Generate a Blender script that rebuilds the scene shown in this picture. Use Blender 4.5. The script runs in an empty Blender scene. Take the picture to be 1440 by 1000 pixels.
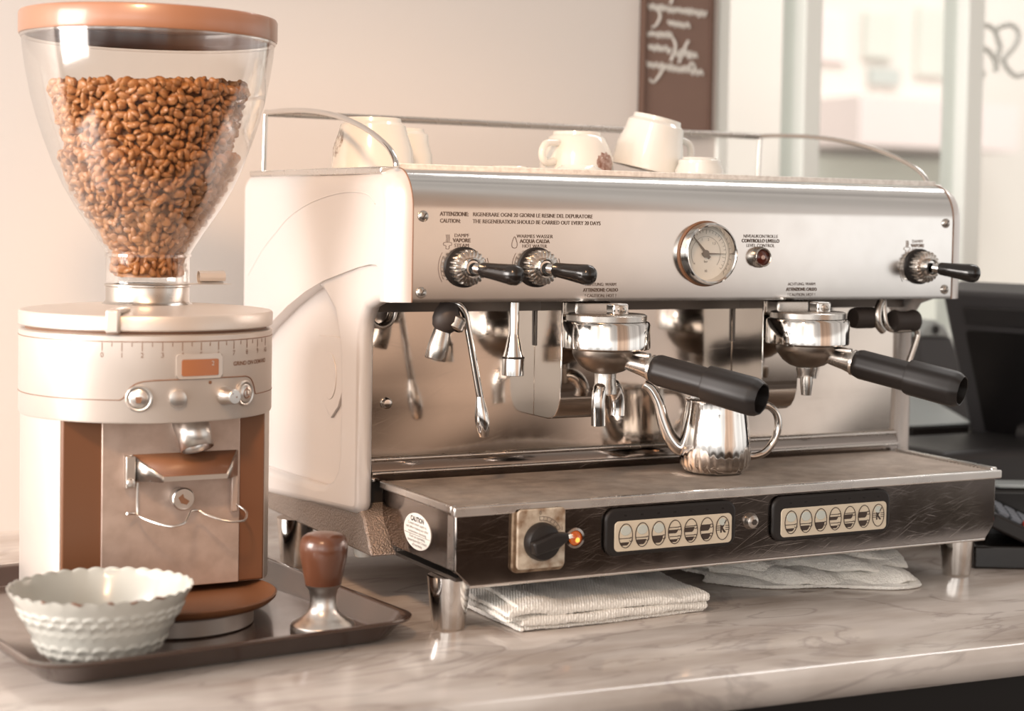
import bpy, bmesh, math, random
from mathutils import Vector, Matrix
random.seed(7)
PI = math.pi
SC = bpy.context.scene
COL = SC.collection

# ------------------------------------------------------------------ colour / materials
def lin(c):
    c = c / 255.0
    return c / 12.92 if c <= 0.04045 else ((c + 0.055) / 1.055) ** 2.4
def rgb(r, g, b): return (lin(r), lin(g), lin(b), 1.0)

def mat(name, col, rough=0.5, metal=0.0, bump=0.0, bscale=200.0, var=0.0, vscale=20.0, var_col=None,
        rvar=0.0, stretch=(1, 1, 1), coat=0.0, spec=0.5, sheen=0.0, emit=None, estr=0.0, bdetail=3.0):
    m = bpy.data.materials.new(name); m.use_nodes = True
    nt = m.node_tree; N = nt.nodes; L = nt.links
    b = N['Principled BSDF']
    b.inputs['Base Color'].default_value = col
    b.inputs['Roughness'].default_value = rough
    b.inputs['Metallic'].default_value = metal
    b.inputs['Coat Weight'].default_value = coat
    b.inputs['Coat Roughness'].default_value = 0.08
    b.inputs['Specular IOR Level'].default_value = spec
    b.inputs['Sheen Weight'].default_value = sheen
    if emit: 
        b.inputs['Emission Color'].default_value = emit; b.inputs['Emission Strength'].default_value = estr
    tc = N.new('ShaderNodeTexCoord'); mp = N.new('ShaderNodeMapping'); mp.inputs['Scale'].default_value = stretch
    L.new(tc.outputs['Object'], mp.inputs['Vector'])
    if var > 0:
        n = N.new('ShaderNodeTexNoise'); n.inputs['Scale'].default_value = vscale; n.inputs['Detail'].default_value = 5
        L.new(mp.outputs['Vector'], n.inputs['Vector'])
        r = N.new('ShaderNodeMapRange'); r.inputs['From Min'].default_value = 0.35; r.inputs['From Max'].default_value = 0.7
        r.inputs['To Max'].default_value = var
        L.new(n.outputs['Fac'], r.inputs['Value'])
        mx = N.new('ShaderNodeMix'); mx.data_type = 'RGBA'
        mx.inputs['A'].default_value = col; mx.inputs['B'].default_value = var_col or tuple(x * 0.6 for x in col[:3]) + (1,)
        L.new(r.outputs['Result'], mx.inputs['Factor']); L.new(mx.outputs['Result'], b.inputs['Base Color'])
    if rvar > 0:
        n2 = N.new('ShaderNodeTexNoise'); n2.inputs['Scale'].default_value = 30; n2.inputs['Detail'].default_value = 6
        L.new(mp.outputs['Vector'], n2.inputs['Vector'])
        r2 = N.new('ShaderNodeMapRange'); r2.inputs['From Min'].default_value = 0.3; r2.inputs['From Max'].default_value = 0.75
        r2.inputs['To Min'].default_value = rough; r2.inputs['To Max'].default_value = rough + rvar
        L.new(n2.outputs['Fac'], r2.inputs['Value']); L.new(r2.outputs['Result'], b.inputs['Roughness'])
    if bump > 0:
        n3 = N.new('ShaderNodeTexNoise'); n3.inputs['Scale'].default_value = bscale; n3.inputs['Detail'].default_value = bdetail
        L.new(mp.outputs['Vector'], n3.inputs['Vector'])
        bp = N.new('ShaderNodeBump'); bp.inputs['Strength'].default_value = bump; bp.inputs['Distance'].default_value = 0.002
        L.new(n3.outputs['Fac'], bp.inputs['Height']); L.new(bp.outputs['Normal'], b.inputs['Normal'])
    return m

def clear(name, tint, gloss=0.9, rough=0.03, base=0.05, power=4.0):
    m = bpy.data.materials.new(name); m.use_nodes = True
    nt = m.node_tree; N = nt.nodes; L = nt.links
    N.remove(N['Principled BSDF'])
    t = N.new('ShaderNodeBsdfTransparent'); t.inputs['Color'].default_value = tint
    g = N.new('ShaderNodeBsdfGlossy'); g.inputs['Roughness'].default_value = rough; g.inputs['Color'].default_value = (gloss,) * 3 + (1,)
    f = N.new('ShaderNodeLayerWeight'); f.inputs['Blend'].default_value = 0.5
    pw = N.new('ShaderNodeMath'); pw.operation = 'POWER'; pw.inputs[1].default_value = power
    ad = N.new('ShaderNodeMath'); ad.operation = 'MULTIPLY_ADD'; ad.inputs[1].default_value = 0.85; ad.inputs[2].default_value = base; ad.use_clamp = True
    mx = N.new('ShaderNodeMixShader')
    L.new(f.outputs['Facing'], pw.inputs[0]); L.new(pw.outputs[0], ad.inputs[0]); L.new(ad.outputs[0], mx.inputs['Fac'])
    L.new(t.outputs[0], mx.inputs[1]); L.new(g.outputs[0], mx.inputs[2])
    L.new(mx.outputs[0], N['Material Output'].inputs['Surface'])
    return m

def scratched(name, col, rough, amt, scale=1.0, bump=0.012):
    """polished steel with fine swirling scratches"""
    m = mat(name, col, rough, 1.0, rvar=0.05)
    nt = m.node_tree; N = nt.nodes; L = nt.links; b = N['Principled BSDF']
    tc = N.new('ShaderNodeTexCoord')
    acc = None
    for ang, sx in ((0.30, 1), (-0.22, 1), (0.05, 1), (0.55, 1)):
        m0 = N.new('ShaderNodeMapping'); m0.inputs['Rotation'].default_value = (0, ang, 0)
        L.new(tc.outputs['Object'], m0.inputs['Vector'])
        mp = N.new('ShaderNodeMapping'); mp.inputs['Scale'].default_value = (9 * scale, 9 * scale, 420 * scale)
        L.new(m0.outputs['Vector'], mp.inputs['Vector'])
        n = N.new('ShaderNodeTexNoise'); n.inputs['Scale'].default_value = 1.6; n.inputs['Detail'].default_value = 2
        L.new(mp.outputs['Vector'], n.inputs['Vector'])
        r = N.new('ShaderNodeMapRange'); r.inputs['From Min'].default_value = 0.64; r.inputs['From Max'].default_value = 0.74
        L.new(n.outputs['Fac'], r.inputs['Value'])
        if acc is None: acc = r.outputs['Result']
        else:
            a = N.new('ShaderNodeMath'); a.operation = 'MAXIMUM'
            L.new(acc, a.inputs[0]); L.new(r.outputs['Result'], a.inputs[1]); acc = a.outputs[0]
    cl = N.new('ShaderNodeTexNoise'); cl.inputs['Scale'].default_value = 9; L.new(tc.outputs['Object'], cl.inputs['Vector'])
    cr = N.new('ShaderNodeMapRange'); cr.inputs['From Min'].default_value = 0.35; cr.inputs['From Max'].default_value = 0.65
    L.new(cl.outputs['Fac'], cr.inputs['Value'])
    mu = N.new('ShaderNodeMath'); mu.operation = 'MULTIPLY'; L.new(acc, mu.inputs[0]); L.new(cr.outputs['Result'], mu.inputs[1])
    mu2 = N.new('ShaderNodeMath'); mu2.operation = 'MULTIPLY'; L.new(mu.outputs[0], mu2.inputs[0]); mu2.inputs[1].default_value = amt
    rr = N.new('ShaderNodeMath'); rr.operation = 'ADD'; rr.use_clamp = True
    old = b.inputs['Roughness'].links[0].from_socket
    L.new(old, rr.inputs[0]); L.new(mu2.outputs[0], rr.inputs[1]); L.new(rr.outputs[0], b.inputs['Roughness'])
    bp = N.new('ShaderNodeBump'); bp.inputs['Strength'].default_value = bump; bp.inputs['Distance'].default_value = 0.0005
    L.new(mu.outputs[0], bp.inputs['Height']); L.new(bp.outputs['Normal'], b.inputs['Normal'])
    return m

M = {}
M['chrome'] = mat('chrome', (0.72, 0.69, 0.66, 1), 0.07, 1, rvar=0.06)
M['dull_chrome'] = mat('dull_chrome', (0.55, 0.51, 0.47, 1), 0.2, 1, rvar=0.15)
M['bronze'] = mat('worn_brass', (0.30, 0.25, 0.21, 1), 0.28, 1, rvar=0.2)
M['panel'] = mat('satin_steel', (0.74, 0.72, 0.70, 1), 0.13, 1, rvar=0.05, var=0.3, vscale=7, var_col=(0.62, 0.61, 0.59, 1))
M['splash'] = scratched('mirror_steel', (0.62, 0.555, 0.50, 1), 0.06, 0.05, bump=0.002)
M['drawer'] = scratched('scratched_steel', (0.27, 0.235, 0.215, 1), 0.08, 0.28, 1.5, bump=0.010)
M['edge'] = mat('bright_steel', (0.74, 0.71, 0.68, 1), 0.22, 1, rvar=0.15)
M['cast'] = mat('silver_paint', rgb(222, 216, 212), 0.32, 0.35, coat=0.3)
M['hammered'] = mat('hammered_paint', rgb(142, 128, 118), 0.38, 0.5, bump=0.9, bscale=420)
M['tray_rim'] = mat('worn_tray_edge', rgb(236, 230, 223), 0.4, 0.1, var=0.35, vscale=160, var_col=rgb(150, 135, 120))
M['black'] = mat('black_plastic', rgb(30, 25, 23), 0.42, spec=0.4)
M['black_gloss'] = mat('black_gloss', rgb(30, 26, 24), 0.18)
M['rubber'] = mat('black_rubber', rgb(48, 40, 36), 0.55)
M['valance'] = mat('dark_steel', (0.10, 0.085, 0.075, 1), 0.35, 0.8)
M['grate'] = mat('worn_grate', (0.50, 0.42, 0.36, 1), 0.38, 0.9, rvar=0.2, var=0.6, vscale=40)
M['ink'] = mat('grey_ink', rgb(105, 92, 84), 0.6)
M['ink_dark'] = mat('black_ink', rgb(38, 32, 30), 0.6)
M['ink_pale'] = mat('pale_ink', rgb(150, 132, 120), 0.6)
M['cream'] = mat('cream_plastic', rgb(214, 200, 178), 0.4)
M['dirty'] = mat('dirty_cream', rgb(205, 193, 175), 0.45, var=0.95, vscale=70, var_col=rgb(120, 88, 58))
M['dirty_metal'] = mat('dirty_bezel', rgb(150, 130, 108), 0.4, 0.5, var=0.9, vscale=110, var_col=rgb(88, 62, 42))
M['gloss_spot'] = mat('painted_gloss', rgb(196, 200, 192), 0.25)  # pale colour that paints the glossy reflection on the buttons
M['icon'] = mat('icon_brown', rgb(60, 46, 38), 0.5)
M['amber'] = mat('amber_lamp', rgb(150, 60, 12), 0.15, emit=rgb(255, 120, 25), estr=0.25, coat=1)
M['hot'] = mat('amber_core', rgb(255, 190, 90), 0.2, emit=rgb(255, 180, 80), estr=1.0)
M['red'] = mat('red_lens', rgb(84, 34, 24), 0.15, coat=0.8)
M['pink'] = mat('lens_core', rgb(190, 160, 150), 0.2)
M['dial'] = mat('dial_white', rgb(236, 232, 224), 0.5)
M['dial_ink'] = mat('dial_ink', rgb(120, 112, 104), 0.5)
M['gauge_glass'] = clear('gauge_glass', (0.97, 0.97, 0.96, 1), base=0.03)
M['sticker'] = mat('sticker_paper', rgb(222, 216, 208), 0.5)
M['gr_silver'] = mat('grinder_silver', rgb(205, 197, 190), 0.34, 0.55, rvar=0.06)
M['gr_plate'] = mat('grinder_plate', rgb(202, 182, 170), 0.36, 0.5, var=0.35, vscale=60, var_col=rgb(150, 126, 110))
M['gr_dark'] = mat('brown_plastic', rgb(116, 76, 50), 0.42)
M['gr_line'] = mat('groove_brown', rgb(122, 86, 62), 0.5)
M['lid'] = mat('smoked_lid', rgb(150, 108, 84), 0.3, coat=0.3)
M['hopper'] = clear('hopper_plastic', (0.985, 0.97, 0.95, 1), base=0.10, rough=0.10, power=2.2)
M['bean'] = mat('roasted_bean', rgb(172, 120, 72), 0.42, var=0.7, vscale=60, var_col=rgb(134, 88, 50), coat=0.2)
M['display'] = mat('amber_display', rgb(160, 104, 70), 0.25)
M['tray'] = mat('tray_plastic', rgb(70, 50, 40), 0.13, rvar=0.12, coat=0.6)
M['porcelain'] = mat('porcelain', rgb(232, 229, 222), 0.16, coat=0.4)
M['stone'] = mat('glazed_stoneware', rgb(192, 191, 183), 0.22, coat=0.5)
M['chip'] = mat('chipped_rim', rgb(120, 78, 56), 0.6)
M['deco'] = mat('floral_print', rgb(186, 160, 150), 0.3, var=1.0, vscale=170, var_col=rgb(120, 66, 30))
M['deco_faint'] = mat('sprig_print', rgb(232, 229, 222), 0.2, var=1.0, vscale=190, var_col=rgb(120, 92, 70))
M['wood'] = mat('tamper_wood', rgb(98, 60, 42), 0.28, var=0.5, vscale=30, stretch=(1, 1, 0.2), coat=0.4)
M['brushed'] = mat('brushed_steel', (0.74, 0.70, 0.66, 1), 0.32, 1)
M['towel'] = mat('terry_cotton', rgb(240, 236, 228), 0.95, bump=1.0, bscale=620, sheen=0.4, bdetail=2)
M['wall'] = mat('painted_plaster', rgb(214, 206, 199), 0.75, bump=0.05, bscale=60)
M['frame_white'] = mat('white_frame', rgb(226, 225, 218), 0.45)
M['frame_grey'] = mat('grey_frame', rgb(234, 236, 230), 0.5)
M['board'] = mat('chalkboard_slate', rgb(120, 95, 84), 0.7, var=0.4, vscale=9, var_col=rgb(132, 106, 92))
M['board_frame'] = mat('board_edge', rgb(92, 68, 56), 0.6)
M['chalk'] = mat('chalk', rgb(205, 200, 192), 0.9)
M['pane'] = clear('window_glass', (0.97, 0.98, 0.97, 1), base=0.02, rough=0.02)
M['floor'] = mat('floor_boards', rgb(60, 46, 38), 0.45, var=0.5, vscale=4)
M['cabinet'] = mat('black_laminate', rgb(24, 22, 22), 0.35)
M['pos'] = mat('graphite_plastic', rgb(72, 70, 72), 0.4)
M['pos_dark'] = mat('dark_screen', rgb(26, 24, 25), 0.28)
M['pos_mid'] = mat('charcoal_plastic', rgb(46, 44, 45), 0.45)
M['printer'] = mat('pale_grey_plastic', rgb(176, 182, 182), 0.4)
M['printer_dark'] = mat('grey_brown_plastic', rgb(84, 78, 77), 0.45)
M['key'] = mat('grey_key', rgb(120, 124, 132), 0.5)
M['key_red'] = mat('red_key', rgb(196, 62, 48), 0.5)
M['facade'] = mat('pale_render', rgb(228, 222, 216), 0.8)
M['facade_pink'] = mat('pink_render', rgb(240, 226, 224), 0.8)
M['facade_grey'] = mat('green_grey_render', rgb(216, 218, 210), 0.8)
M['facade_dark'] = mat('facade_shutter', rgb(188, 194, 190), 0.8)
M['street'] = mat('street_paving', rgb(190, 188, 180), 0.85)
M['letter'] = mat('grey_lettering', rgb(222, 223, 218), 0.6)

def marble():
    m = mat('veined_marble', rgb(205, 192, 182), 0.12)
    nt = m.node_tree; N = nt.nodes; L = nt.links; b = N['Principled BSDF']
    tc = N.new('ShaderNodeTexCoord'); mp = N.new('ShaderNodeMapping')
    mp.inputs['Rotation'].default_value = (0, 0, -0.35); mp.inputs['Scale'].default_value = (1.5, 4.2, 3)
    L.new(tc.outputs['Object'], mp.inputs['Vector'])
    n0 = N.new('ShaderNodeTexNoise'); n0.inputs['Scale'].default_value = 3.0; n0.inputs['Detail'].default_value = 7
    L.new(mp.outputs['Vector'], n0.inputs['Vector'])
    wv = N.new('ShaderNodeTexNoise'); wv.inputs['Scale'].default_value = 2.2; wv.inputs['Detail'].default_value = 9; wv.inputs['Distortion'].default_value = 1.6
    L.new(mp.outputs['Vector'], wv.inputs['Vector'])
    ab = N.new('ShaderNodeMath'); ab.operation = 'SUBTRACT'; ab.inputs[1].default_value = 0.5; L.new(wv.outputs['Fac'], ab.inputs[0])
    ab2 = N.new('ShaderNodeMath'); ab2.operation = 'ABSOLUTE'; L.new(ab.outputs[0], ab2.inputs[0])
    vr = N.new('ShaderNodeMapRange'); vr.inputs['From Min'].default_value = 0.0; vr.inputs['From Max'].default_value = 0.03
    vr.inputs['To Min'].default_value = 0.35; vr.inputs['To Max'].default_value = 0.0
    L.new(ab2.outputs[0], vr.inputs['Value'])
    cr = N.new('ShaderNodeValToRGB'); cr.color_ramp.elements[0].position = 0.36; cr.color_ramp.elements[0].color = rgb(172, 159, 149)
    cr.color_ramp.elements[1].position = 0.62; cr.color_ramp.elements[1].color = rgb(208, 198, 190)
    L.new(n0.outputs['Fac'], cr.inputs['Fac'])
    mx = N.new('ShaderNodeMix'); mx.data_type = 'RGBA'; mx.inputs['B'].default_value = rgb(122, 108, 104)
    L.new(cr.outputs['Color'], mx.inputs['A']); L.new(vr.outputs['Result'], mx.inputs['Factor'])
    L.new(mx.outputs['Result'], b.inputs['Base Color'])
    return m
M['marble'] = marble()

# ------------------------------------------------------------------ mesh builder
class MB:
    def __init__(s): s.v = []; s.f = []
    def add(s, vs, fs, T=None):
        b = len(s.v)
        for p in vs:
            p = Vector(p)
            if T is not None: p = T @ p
            s.v.append(p)
        s.f += [tuple(b + i for i in f) for f in fs]
        return s
    def box(s, x0, y0, z0, x1, y1, z1, T=None):
        vs = [(x0, y0, z0), (x1, y0, z0), (x1, y1, z0), (x0, y1, z0), (x0, y0, z1), (x1, y0, z1), (x1, y1, z1), (x0, y1, z1)]
        fs = [(0, 3, 2, 1), (4, 5, 6, 7), (0, 1, 5, 4), (1, 2, 6, 5), (2, 3, 7, 6), (3, 0, 4, 7)]
        return s.add(vs, fs, T)
    def lathe(s, prof, n=48, T=None, fn=None, a0=0.0, a1=2 * PI):
        full = abs(a1 - a0 - 2 * PI) < 1e-6
        cnt = n if full else n + 1
        vs = []; fs = []; rings = []
        for (r, z) in prof:
            if r < 1e-7 and full: rings.append([len(vs)]); vs.append((0, 0, z)); continue
            ids = []
            for k in range(cnt):
                a = a0 + (a1 - a0) * k / n
                rr, zz = (r, z) if fn is None else fn(r, z, a)
                ids.append(len(vs)); vs.append((rr * math.cos(a), rr * math.sin(a), zz))
            rings.append(ids)
        for A, B in zip(rings, rings[1:]):
            m = max(len(A), len(B)); rng = range(m) if full else range(m - 1)
            for k in rng:
                k2 = (k + 1) % m
                if len(A) == 1 and len(B) == 1: continue
                if len(A) == 1: fs.append((A[0], B[k2], B[k]))
                elif len(B) == 1: fs.append((A[k], A[k2], B[0]))
                else: fs.append((A[k], A[k2], B[k2], B[k]))
        return s.add(vs, fs, T)
    def tube(s, pts, r, n=12, cap=True, closed=False, T=None):
        pts = [Vector(p) for p in pts]; m = len(pts)
        rs = r if isinstance(r, (list, tuple)) else [r] * m
        vs = []; fs = []; up = None
        for i, p in enumerate(pts):
            a = pts[(i - 1) % m] if (closed or i > 0) else p
            b = pts[(i + 1) % m] if (closed or i < m - 1) else p
            t = (b - a).normalized()
            if up is None:
                up = Vector((0, 0, 1)) if abs(t.z) < 0.9 else Vector((1, 0, 0))
            u = (up - t * up.dot(t))
            if u.length < 1e-6: u = t.orthogonal()
            u.normalize(); up = u; w = t.cross(u)
            for k in range(n):
                an = 2 * PI * k / n
                vs.append(p + (u * math.cos(an) + w * math.sin(an)) * rs[i])
        for i in range(m if closed else m - 1):
            j = (i + 1) % m
            for k in range(n):
                k2 = (k + 1) % n
                fs.append((i * n + k, i * n + k2, j * n + k2, j * n + k))
        if cap and not closed:
            fs.append(tuple(reversed(range(n)))); fs.append(tuple((m - 1) * n + k for k in range(n)))
        return s.add(vs, fs, T)
    def prism(s, poly, d0, d1, axis='y', T=None):
        """poly of 2D points; axis y: (x,z), x: (y,z), z: (x,y)"""
        def P(p, d):
            return {'y': (p[0], d, p[1]), 'x': (d, p[0], p[1]), 'z': (p[0], p[1], d)}[axis]
        n = len(poly)
        vs = [P(p, d0) for p in poly] + [P(p, d1) for p in poly]
        fs = [tuple(range(n)), tuple(reversed(range(n, 2 * n)))]
        fs += [(i, n + i, n + (i + 1) % n, (i + 1) % n) for i in range(n)]
        return s.add(vs, fs, T)
    def grid(s, P, closed_u=False, closed_v=False, T=None):
        """P[i][j] points"""
        nu = len(P); nv = len(P[0]); vs = [p for row in P for p in row]; fs = []
        for i in range(nu if closed_u else nu - 1):
            for j in range(nv if closed_v else nv - 1):
                i2 = (i + 1) % nu; j2 = (j + 1) % nv
                fs.append((i * nv + j, i2 * nv + j, i2 * nv + j2, i * nv + j2))
        return s.add(vs, fs, T)

ORIGIN = Vector((0, 0, 0))
def obj(name, mb, m, parent=None, bevel=0.0, seg=2, flat=False, sharp=38, label=None, sub=0):
    me = bpy.data.meshes.new(name)
    off = ORIGIN if parent is not None else Vector((0, 0, 0))
    me.from_pydata([tuple(p - off) for p in mb.v], [], mb.f)
    bm = bmesh.new(); bm.from_mesh(me)
    bmesh.ops.remove_doubles(bm, verts=bm.verts, dist=1e-6)
    bmesh.ops.recalc_face_normals(bm, faces=bm.faces)
    if not flat:
        for f in bm.faces: f.smooth = True
        for e in bm.edges:
            if len(e.link_faces) == 2 and e.calc_face_angle(0) > math.radians(sharp): e.smooth = False
    bm.to_mesh(me); bm.free()
    me.materials.append(M[m] if isinstance(m, str) else m)
    o = bpy.data.objects.new(name, me); COL.objects.link(o)
    if parent is not None: o.parent = parent
    if bevel > 0:
        b = o.modifiers.new('bevel', 'BEVEL'); b.width = bevel; b.segments = seg; b.limit_method = 'ANGLE'
        b.angle_limit = math.radians(40); b.harden_normals = False
    if sub:
        q = o.modifiers.new('subdiv', 'SUBSURF'); q.levels = sub; q.render_levels = sub
    if label: o['label'] = label
    return o

def thing(name, loc, label, cat, group=None):
    global ORIGIN
    ORIGIN = Vector(loc)
    o = bpy.data.objects.new(name, None); o.empty_display_size = 0.02; COL.objects.link(o)
    o.location = loc; o['label'] = label; o['category'] = cat
    if group: o['group'] = group
    return o
def tag(o, label, cat, group=None, kind=None):
    o['label'] = label; o['category'] = cat
    if group: o['group'] = group
    if kind: o['kind'] = kind
    return o
def struct(o, label=None):
    o['kind'] = 'structure'
    if label: o['label'] = label
    return o

def frame(loc, z, x=None):
    """matrix whose local z points along z"""
    z = Vector(z).normalized()
    if x is None: x = Vector((1, 0, 0)) if abs(z.x) < 0.9 else Vector((0, 1, 0))
    x = Vector(x); x = (x - z * x.dot(z)).normalized(); y = z.cross(x)
    m = Matrix((x, y, z)).transposed().to_4x4(); m.translation = Vector(loc)
    return m
FRONT = lambda x, y, z: frame((x, y, z), (0, -1, 0), (1, 0, 0))   # local z towards the barista, local x right, local y up

def rrect(x0, y0, x1, y1, r, n=6):
    P = []
    for cx, cy, a in ((x1 - r, y0 + r, -PI / 2), (x1 - r, y1 - r, 0), (x0 + r, y1 - r, PI / 2), (x0 + r, y0 + r, PI)):
        for k in range(n + 1):
            t = a + PI / 2 * k / n
            P.append((cx + r * math.cos(t), cy + r * math.sin(t)))
    return P
def ellipse(cx, cy, a, b, n=32): return [(cx + a * math.cos(2 * PI * k / n), cy + b * math.sin(2 * PI * k / n)) for k in range(n)]
def ring_poly(mb, outer, inner, d0, d1, T):
    """flat ring between two loops of equal length, extruded along local z"""
    n = len(outer)
    vs = [(p[0], p[1], d) for d in (d0, d1) for p in outer] + [(p[0], p[1], d) for d in (d0, d1) for p in inner]
    fs = []
    for i in range(n):
        j = (i + 1) % n
        fs += [(n + i, n + j, 3 * n + j, 3 * n + i), (i, j, n + j, n + i), (2 * n + i, 3 * n + i, 3 * n + j, 2 * n + j), (i, 2 * n + i, 2 * n + j, j)]
    mb.add(vs, fs, T)
def arcpts(cx, cy, r, a0, a1, n=10):
    return [(cx + r * math.cos(math.radians(a0 + (a1 - a0) * k / n)), cy + r * math.sin(math.radians(a0 + (a1 - a0) * k / n))) for k in range(n + 1)]
def smooth_path(P, n=6, closed=False):
    P = [Vector(p) for p in P]; out = []; m = len(P)
    for i in range(m if closed else m - 1):
        g = lambda k: P[k % m] if closed else P[max(0, min(m - 1, k))]
        a, b, c, d = g(i - 1), g(i), g(i + 1), g(i + 2)
        for k in range(n):
            t = k / n
            out.append(0.5 * ((2 * b) + (c - a) * t + (2 * a - 5 * b + 4 * c - d) * t * t + (3 * b - a - 3 * c + d) * t ** 3))
    if not closed: out.append(P[-1])
    return out

def text(mb, s, size, T, align='LEFT', width=None, bold=0.0, bend=None, depth=0.0002):
    """lettering as thin geometry in local xy (x right, y up, z out)"""
    cu = bpy.data.curves.new('t', 'FONT'); cu.body = s; cu.size = size; cu.align_x = align
    cu.offset = bold; cu.resolution_u = 3
    o = bpy.data.objects.new('t', cu); COL.objects.link(o)
    me = o.to_mesh()
    vs = [v.co.copy() for v in me.vertices]; fs = [tuple(p.vertices) for p in me.polygons]
    o.to_mesh_clear(); bpy.data.objects.remove(o); bpy.data.curves.remove(cu)
    if not vs: return
    if width:
        xs = [v.x for v in vs]; w = max(xs) - min(xs); k = width / w
        for v in vs: v.x *= k
    for v in vs: v.z += depth
    if bend: vs = [Vector(bend(v)) for v in vs]
    mb.add(vs, fs, T)

# ------------------------------------------------------------------ setting
WY = 0.82
struct(obj('floor', MB().box(-2.6, -3.2, -0.96, 3.2, 0.94, -0.92), 'floor'))
mb = MB(); mb.box(-2.6, WY, -0.92, 0.845, WY + 0.12, 1.75); mb.box(0.845, WY, -0.92, 3.2, WY + 0.12, 0.03); mb.box(0.845, WY, 1.5, 3.2, WY + 0.12, 1.75)
struct(obj('wall_back', mb, 'wall'))
win = obj('window_1', MB().box(0.845, WY - 0.006, 0.03, 0.866, WY + 0.1, 1.5).box(1.03, WY + 0.01, 0.03, 1.067, WY + 0.08, 1.5)
          .box(1.392, WY + 0.01, 0.03, 1.432, WY + 0.08, 1.5).box(2.25, WY + 0.01, 0.03, 2.29, WY + 0.08, 1.5)
          .box(0.866, WY + 0.01, 0.03, 2.25, WY + 0.08, 0.07).box(0.866, WY + 0.01, 1.46, 2.25, WY + 0.08, 1.5), 'frame_grey', bevel=0.003)
struct(win)
ORIGIN = Vector((0, 0, 0))
for x0, x1 in ((0.867, 1.029), (1.068, 1.391), (1.433, 2.249)):
    obj('pane', MB().box(x0, WY + 0.04, 0.072, x1, WY + 0.046, 1.458), 'pane', win)
sg = MB()
Tw = frame((0, WY + 0.038, 0), (0, -1, 0), (1, 0, 0))
def stroke(mb, P, r, T, n=6, flat=0.4):
    Q = smooth_path([(x, y, 0) for x, y in P], n)
    rs = r
    mb.tube([T @ Vector(q) for q in Q], rs, 8)
lx = lambda px: 1.4306 + (px - 1390) * 0.00179
lz = lambda py: 0.8013 - (py - 40) * 0.00122
for P in ([(1418, 38), (1406, 31), (1396, 40), (1393, 52), (1398, 62), (1410, 70), (1419, 84), (1421, 100)],
          [(1418, 38), (1421, 48), (1425, 60)], [(1426, 60), (1422, 78), (1420, 100)],
          [(1420, 36), (1430, 29), (1442, 28), (1450, 40), (1446, 58), (1436, 72), (1430, 82)], [(1430, 82), (1437, 95), (1448, 104), (1460, 100)]):
    stroke(sg, [(lx(a), lz(b)) for a, b in P], 0.0052, Tw)
sg.lathe([(0, -0.003), (0.009, -0.003), (0.009, 0.003), (0, 0.003)], 16, frame((lx(1400), WY + 0.037, lz(105)), (0, -1, 0)))
obj('painted_letter', sg, 'letter', win, label='grey ornate letter on the glass')

# outside
struct(obj('street', MB().box(-1, 0.94, -1.0, 9, 8.0, -0.96), 'street'))['label'] = 'pale street outside the window'
bld = thing('building', (4.0, 4.6, -0.96), 'pale blurred building across the street seen through the window', 'building')
obj('facade', MB().box(2.2, 4.6, -0.96, 8.0, 5.0, 3.2), 'facade', bld)
obj('awning', MB().box(3.74, 4.2, 0.76, 4.6, 4.6, 0.96), 'facade_pink', bld, label='pink band over the shop front')
obj('shop_front', MB().box(3.74, 4.5, -0.9, 4.6, 4.62, 0.72), 'facade_grey', bld)
for x0, z0, x1, z1, m in ((3.79, 1.13, 3.95, 1.334, 'facade_pink'), (4.08, 1.045, 4.245, 1.115, 'facade_dark'), (4.05, 1.16, 4.2, 1.36, 'facade_grey'), (4.34, 1.1, 4.5, 1.4, 'facade_grey')):
    obj('window', MB().box(x0, 4.57, z0, x1, 4.62, z1), m, bld)

# chalkboard
cb = thing('chalkboard', (0.7604, WY, 0.584), 'narrow brown chalkboard with white handwriting hanging on the wall', 'chalkboard')
obj('slate', MB().box(0.698, WY - 0.014, 0.588, 0.820, WY - 0.001, 1.05), 'board', cb)
obj('board_frame', MB().box(0.820, WY - 0.018, 0.582, 0.826, WY - 0.001, 1.05).box(0.694, WY - 0.018, 0.582, 0.698, WY - 0.001, 1.05)
    .box(0.694, WY - 0.018, 0.582, 0.826, WY - 0.001, 0.588), 'board_frame', cb, bevel=0.001)
ch = MB(); Tc = frame((0, WY - 0.0145, 0), (0, -1, 0), (1, 0, 0))
bx = lambda px: 0.6977 + (px - 903) * 0.001376
bz = lambda py: 0.7968 - py * 0.00118
def scrawl(x0, x1, y, amp=4.0, step=3.6, seed=0, slope=0.06):
    rnd = random.Random(seed); P = []; x = x0; k = 0
    while x < x1:
        P.append((x, y + slope * (x - x0) + (amp if k % 2 else -amp) * rnd.uniform(0.55, 1.1))); x += step * rnd.uniform(0.6, 1.2); k += 1
    return P
S = []
S.append(scrawl(905, 990, 9, 4.2, seed=1)); S.append([(918, 12), (922, 22), (917, 34), (911, 38)]); S.append([(936, 4), (939, -6), (944, -8)])
S.append(scrawl(933, 964, 30, 3.4, seed=2)); S.append(scrawl(904, 940, 47, 3.6, seed=3, slope=0)); S.append([(932, 42), (944, 58), (938, 82)])
S.append(scrawl(907, 940, 64, 4.2, seed=4, slope=0.1)); S.append(scrawl(944, 978, 70, 5, seed=5, slope=0.05)); S.append([(962, 52), (957, 62), (949, 84)])
S.append(scrawl(904, 985, 88, 4.5, seed=6, slope=0.08)); S.append([(929, 88), (924, 100), (915, 112), (909, 108)]); S.append([(962, 90), (968, 82), (973, 92)])
for P in S: stroke(ch, [(bx(a), bz(b)) for a, b in P], 0.0024, Tc, 4)
obj('handwriting', ch, 'chalk', cb)

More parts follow.
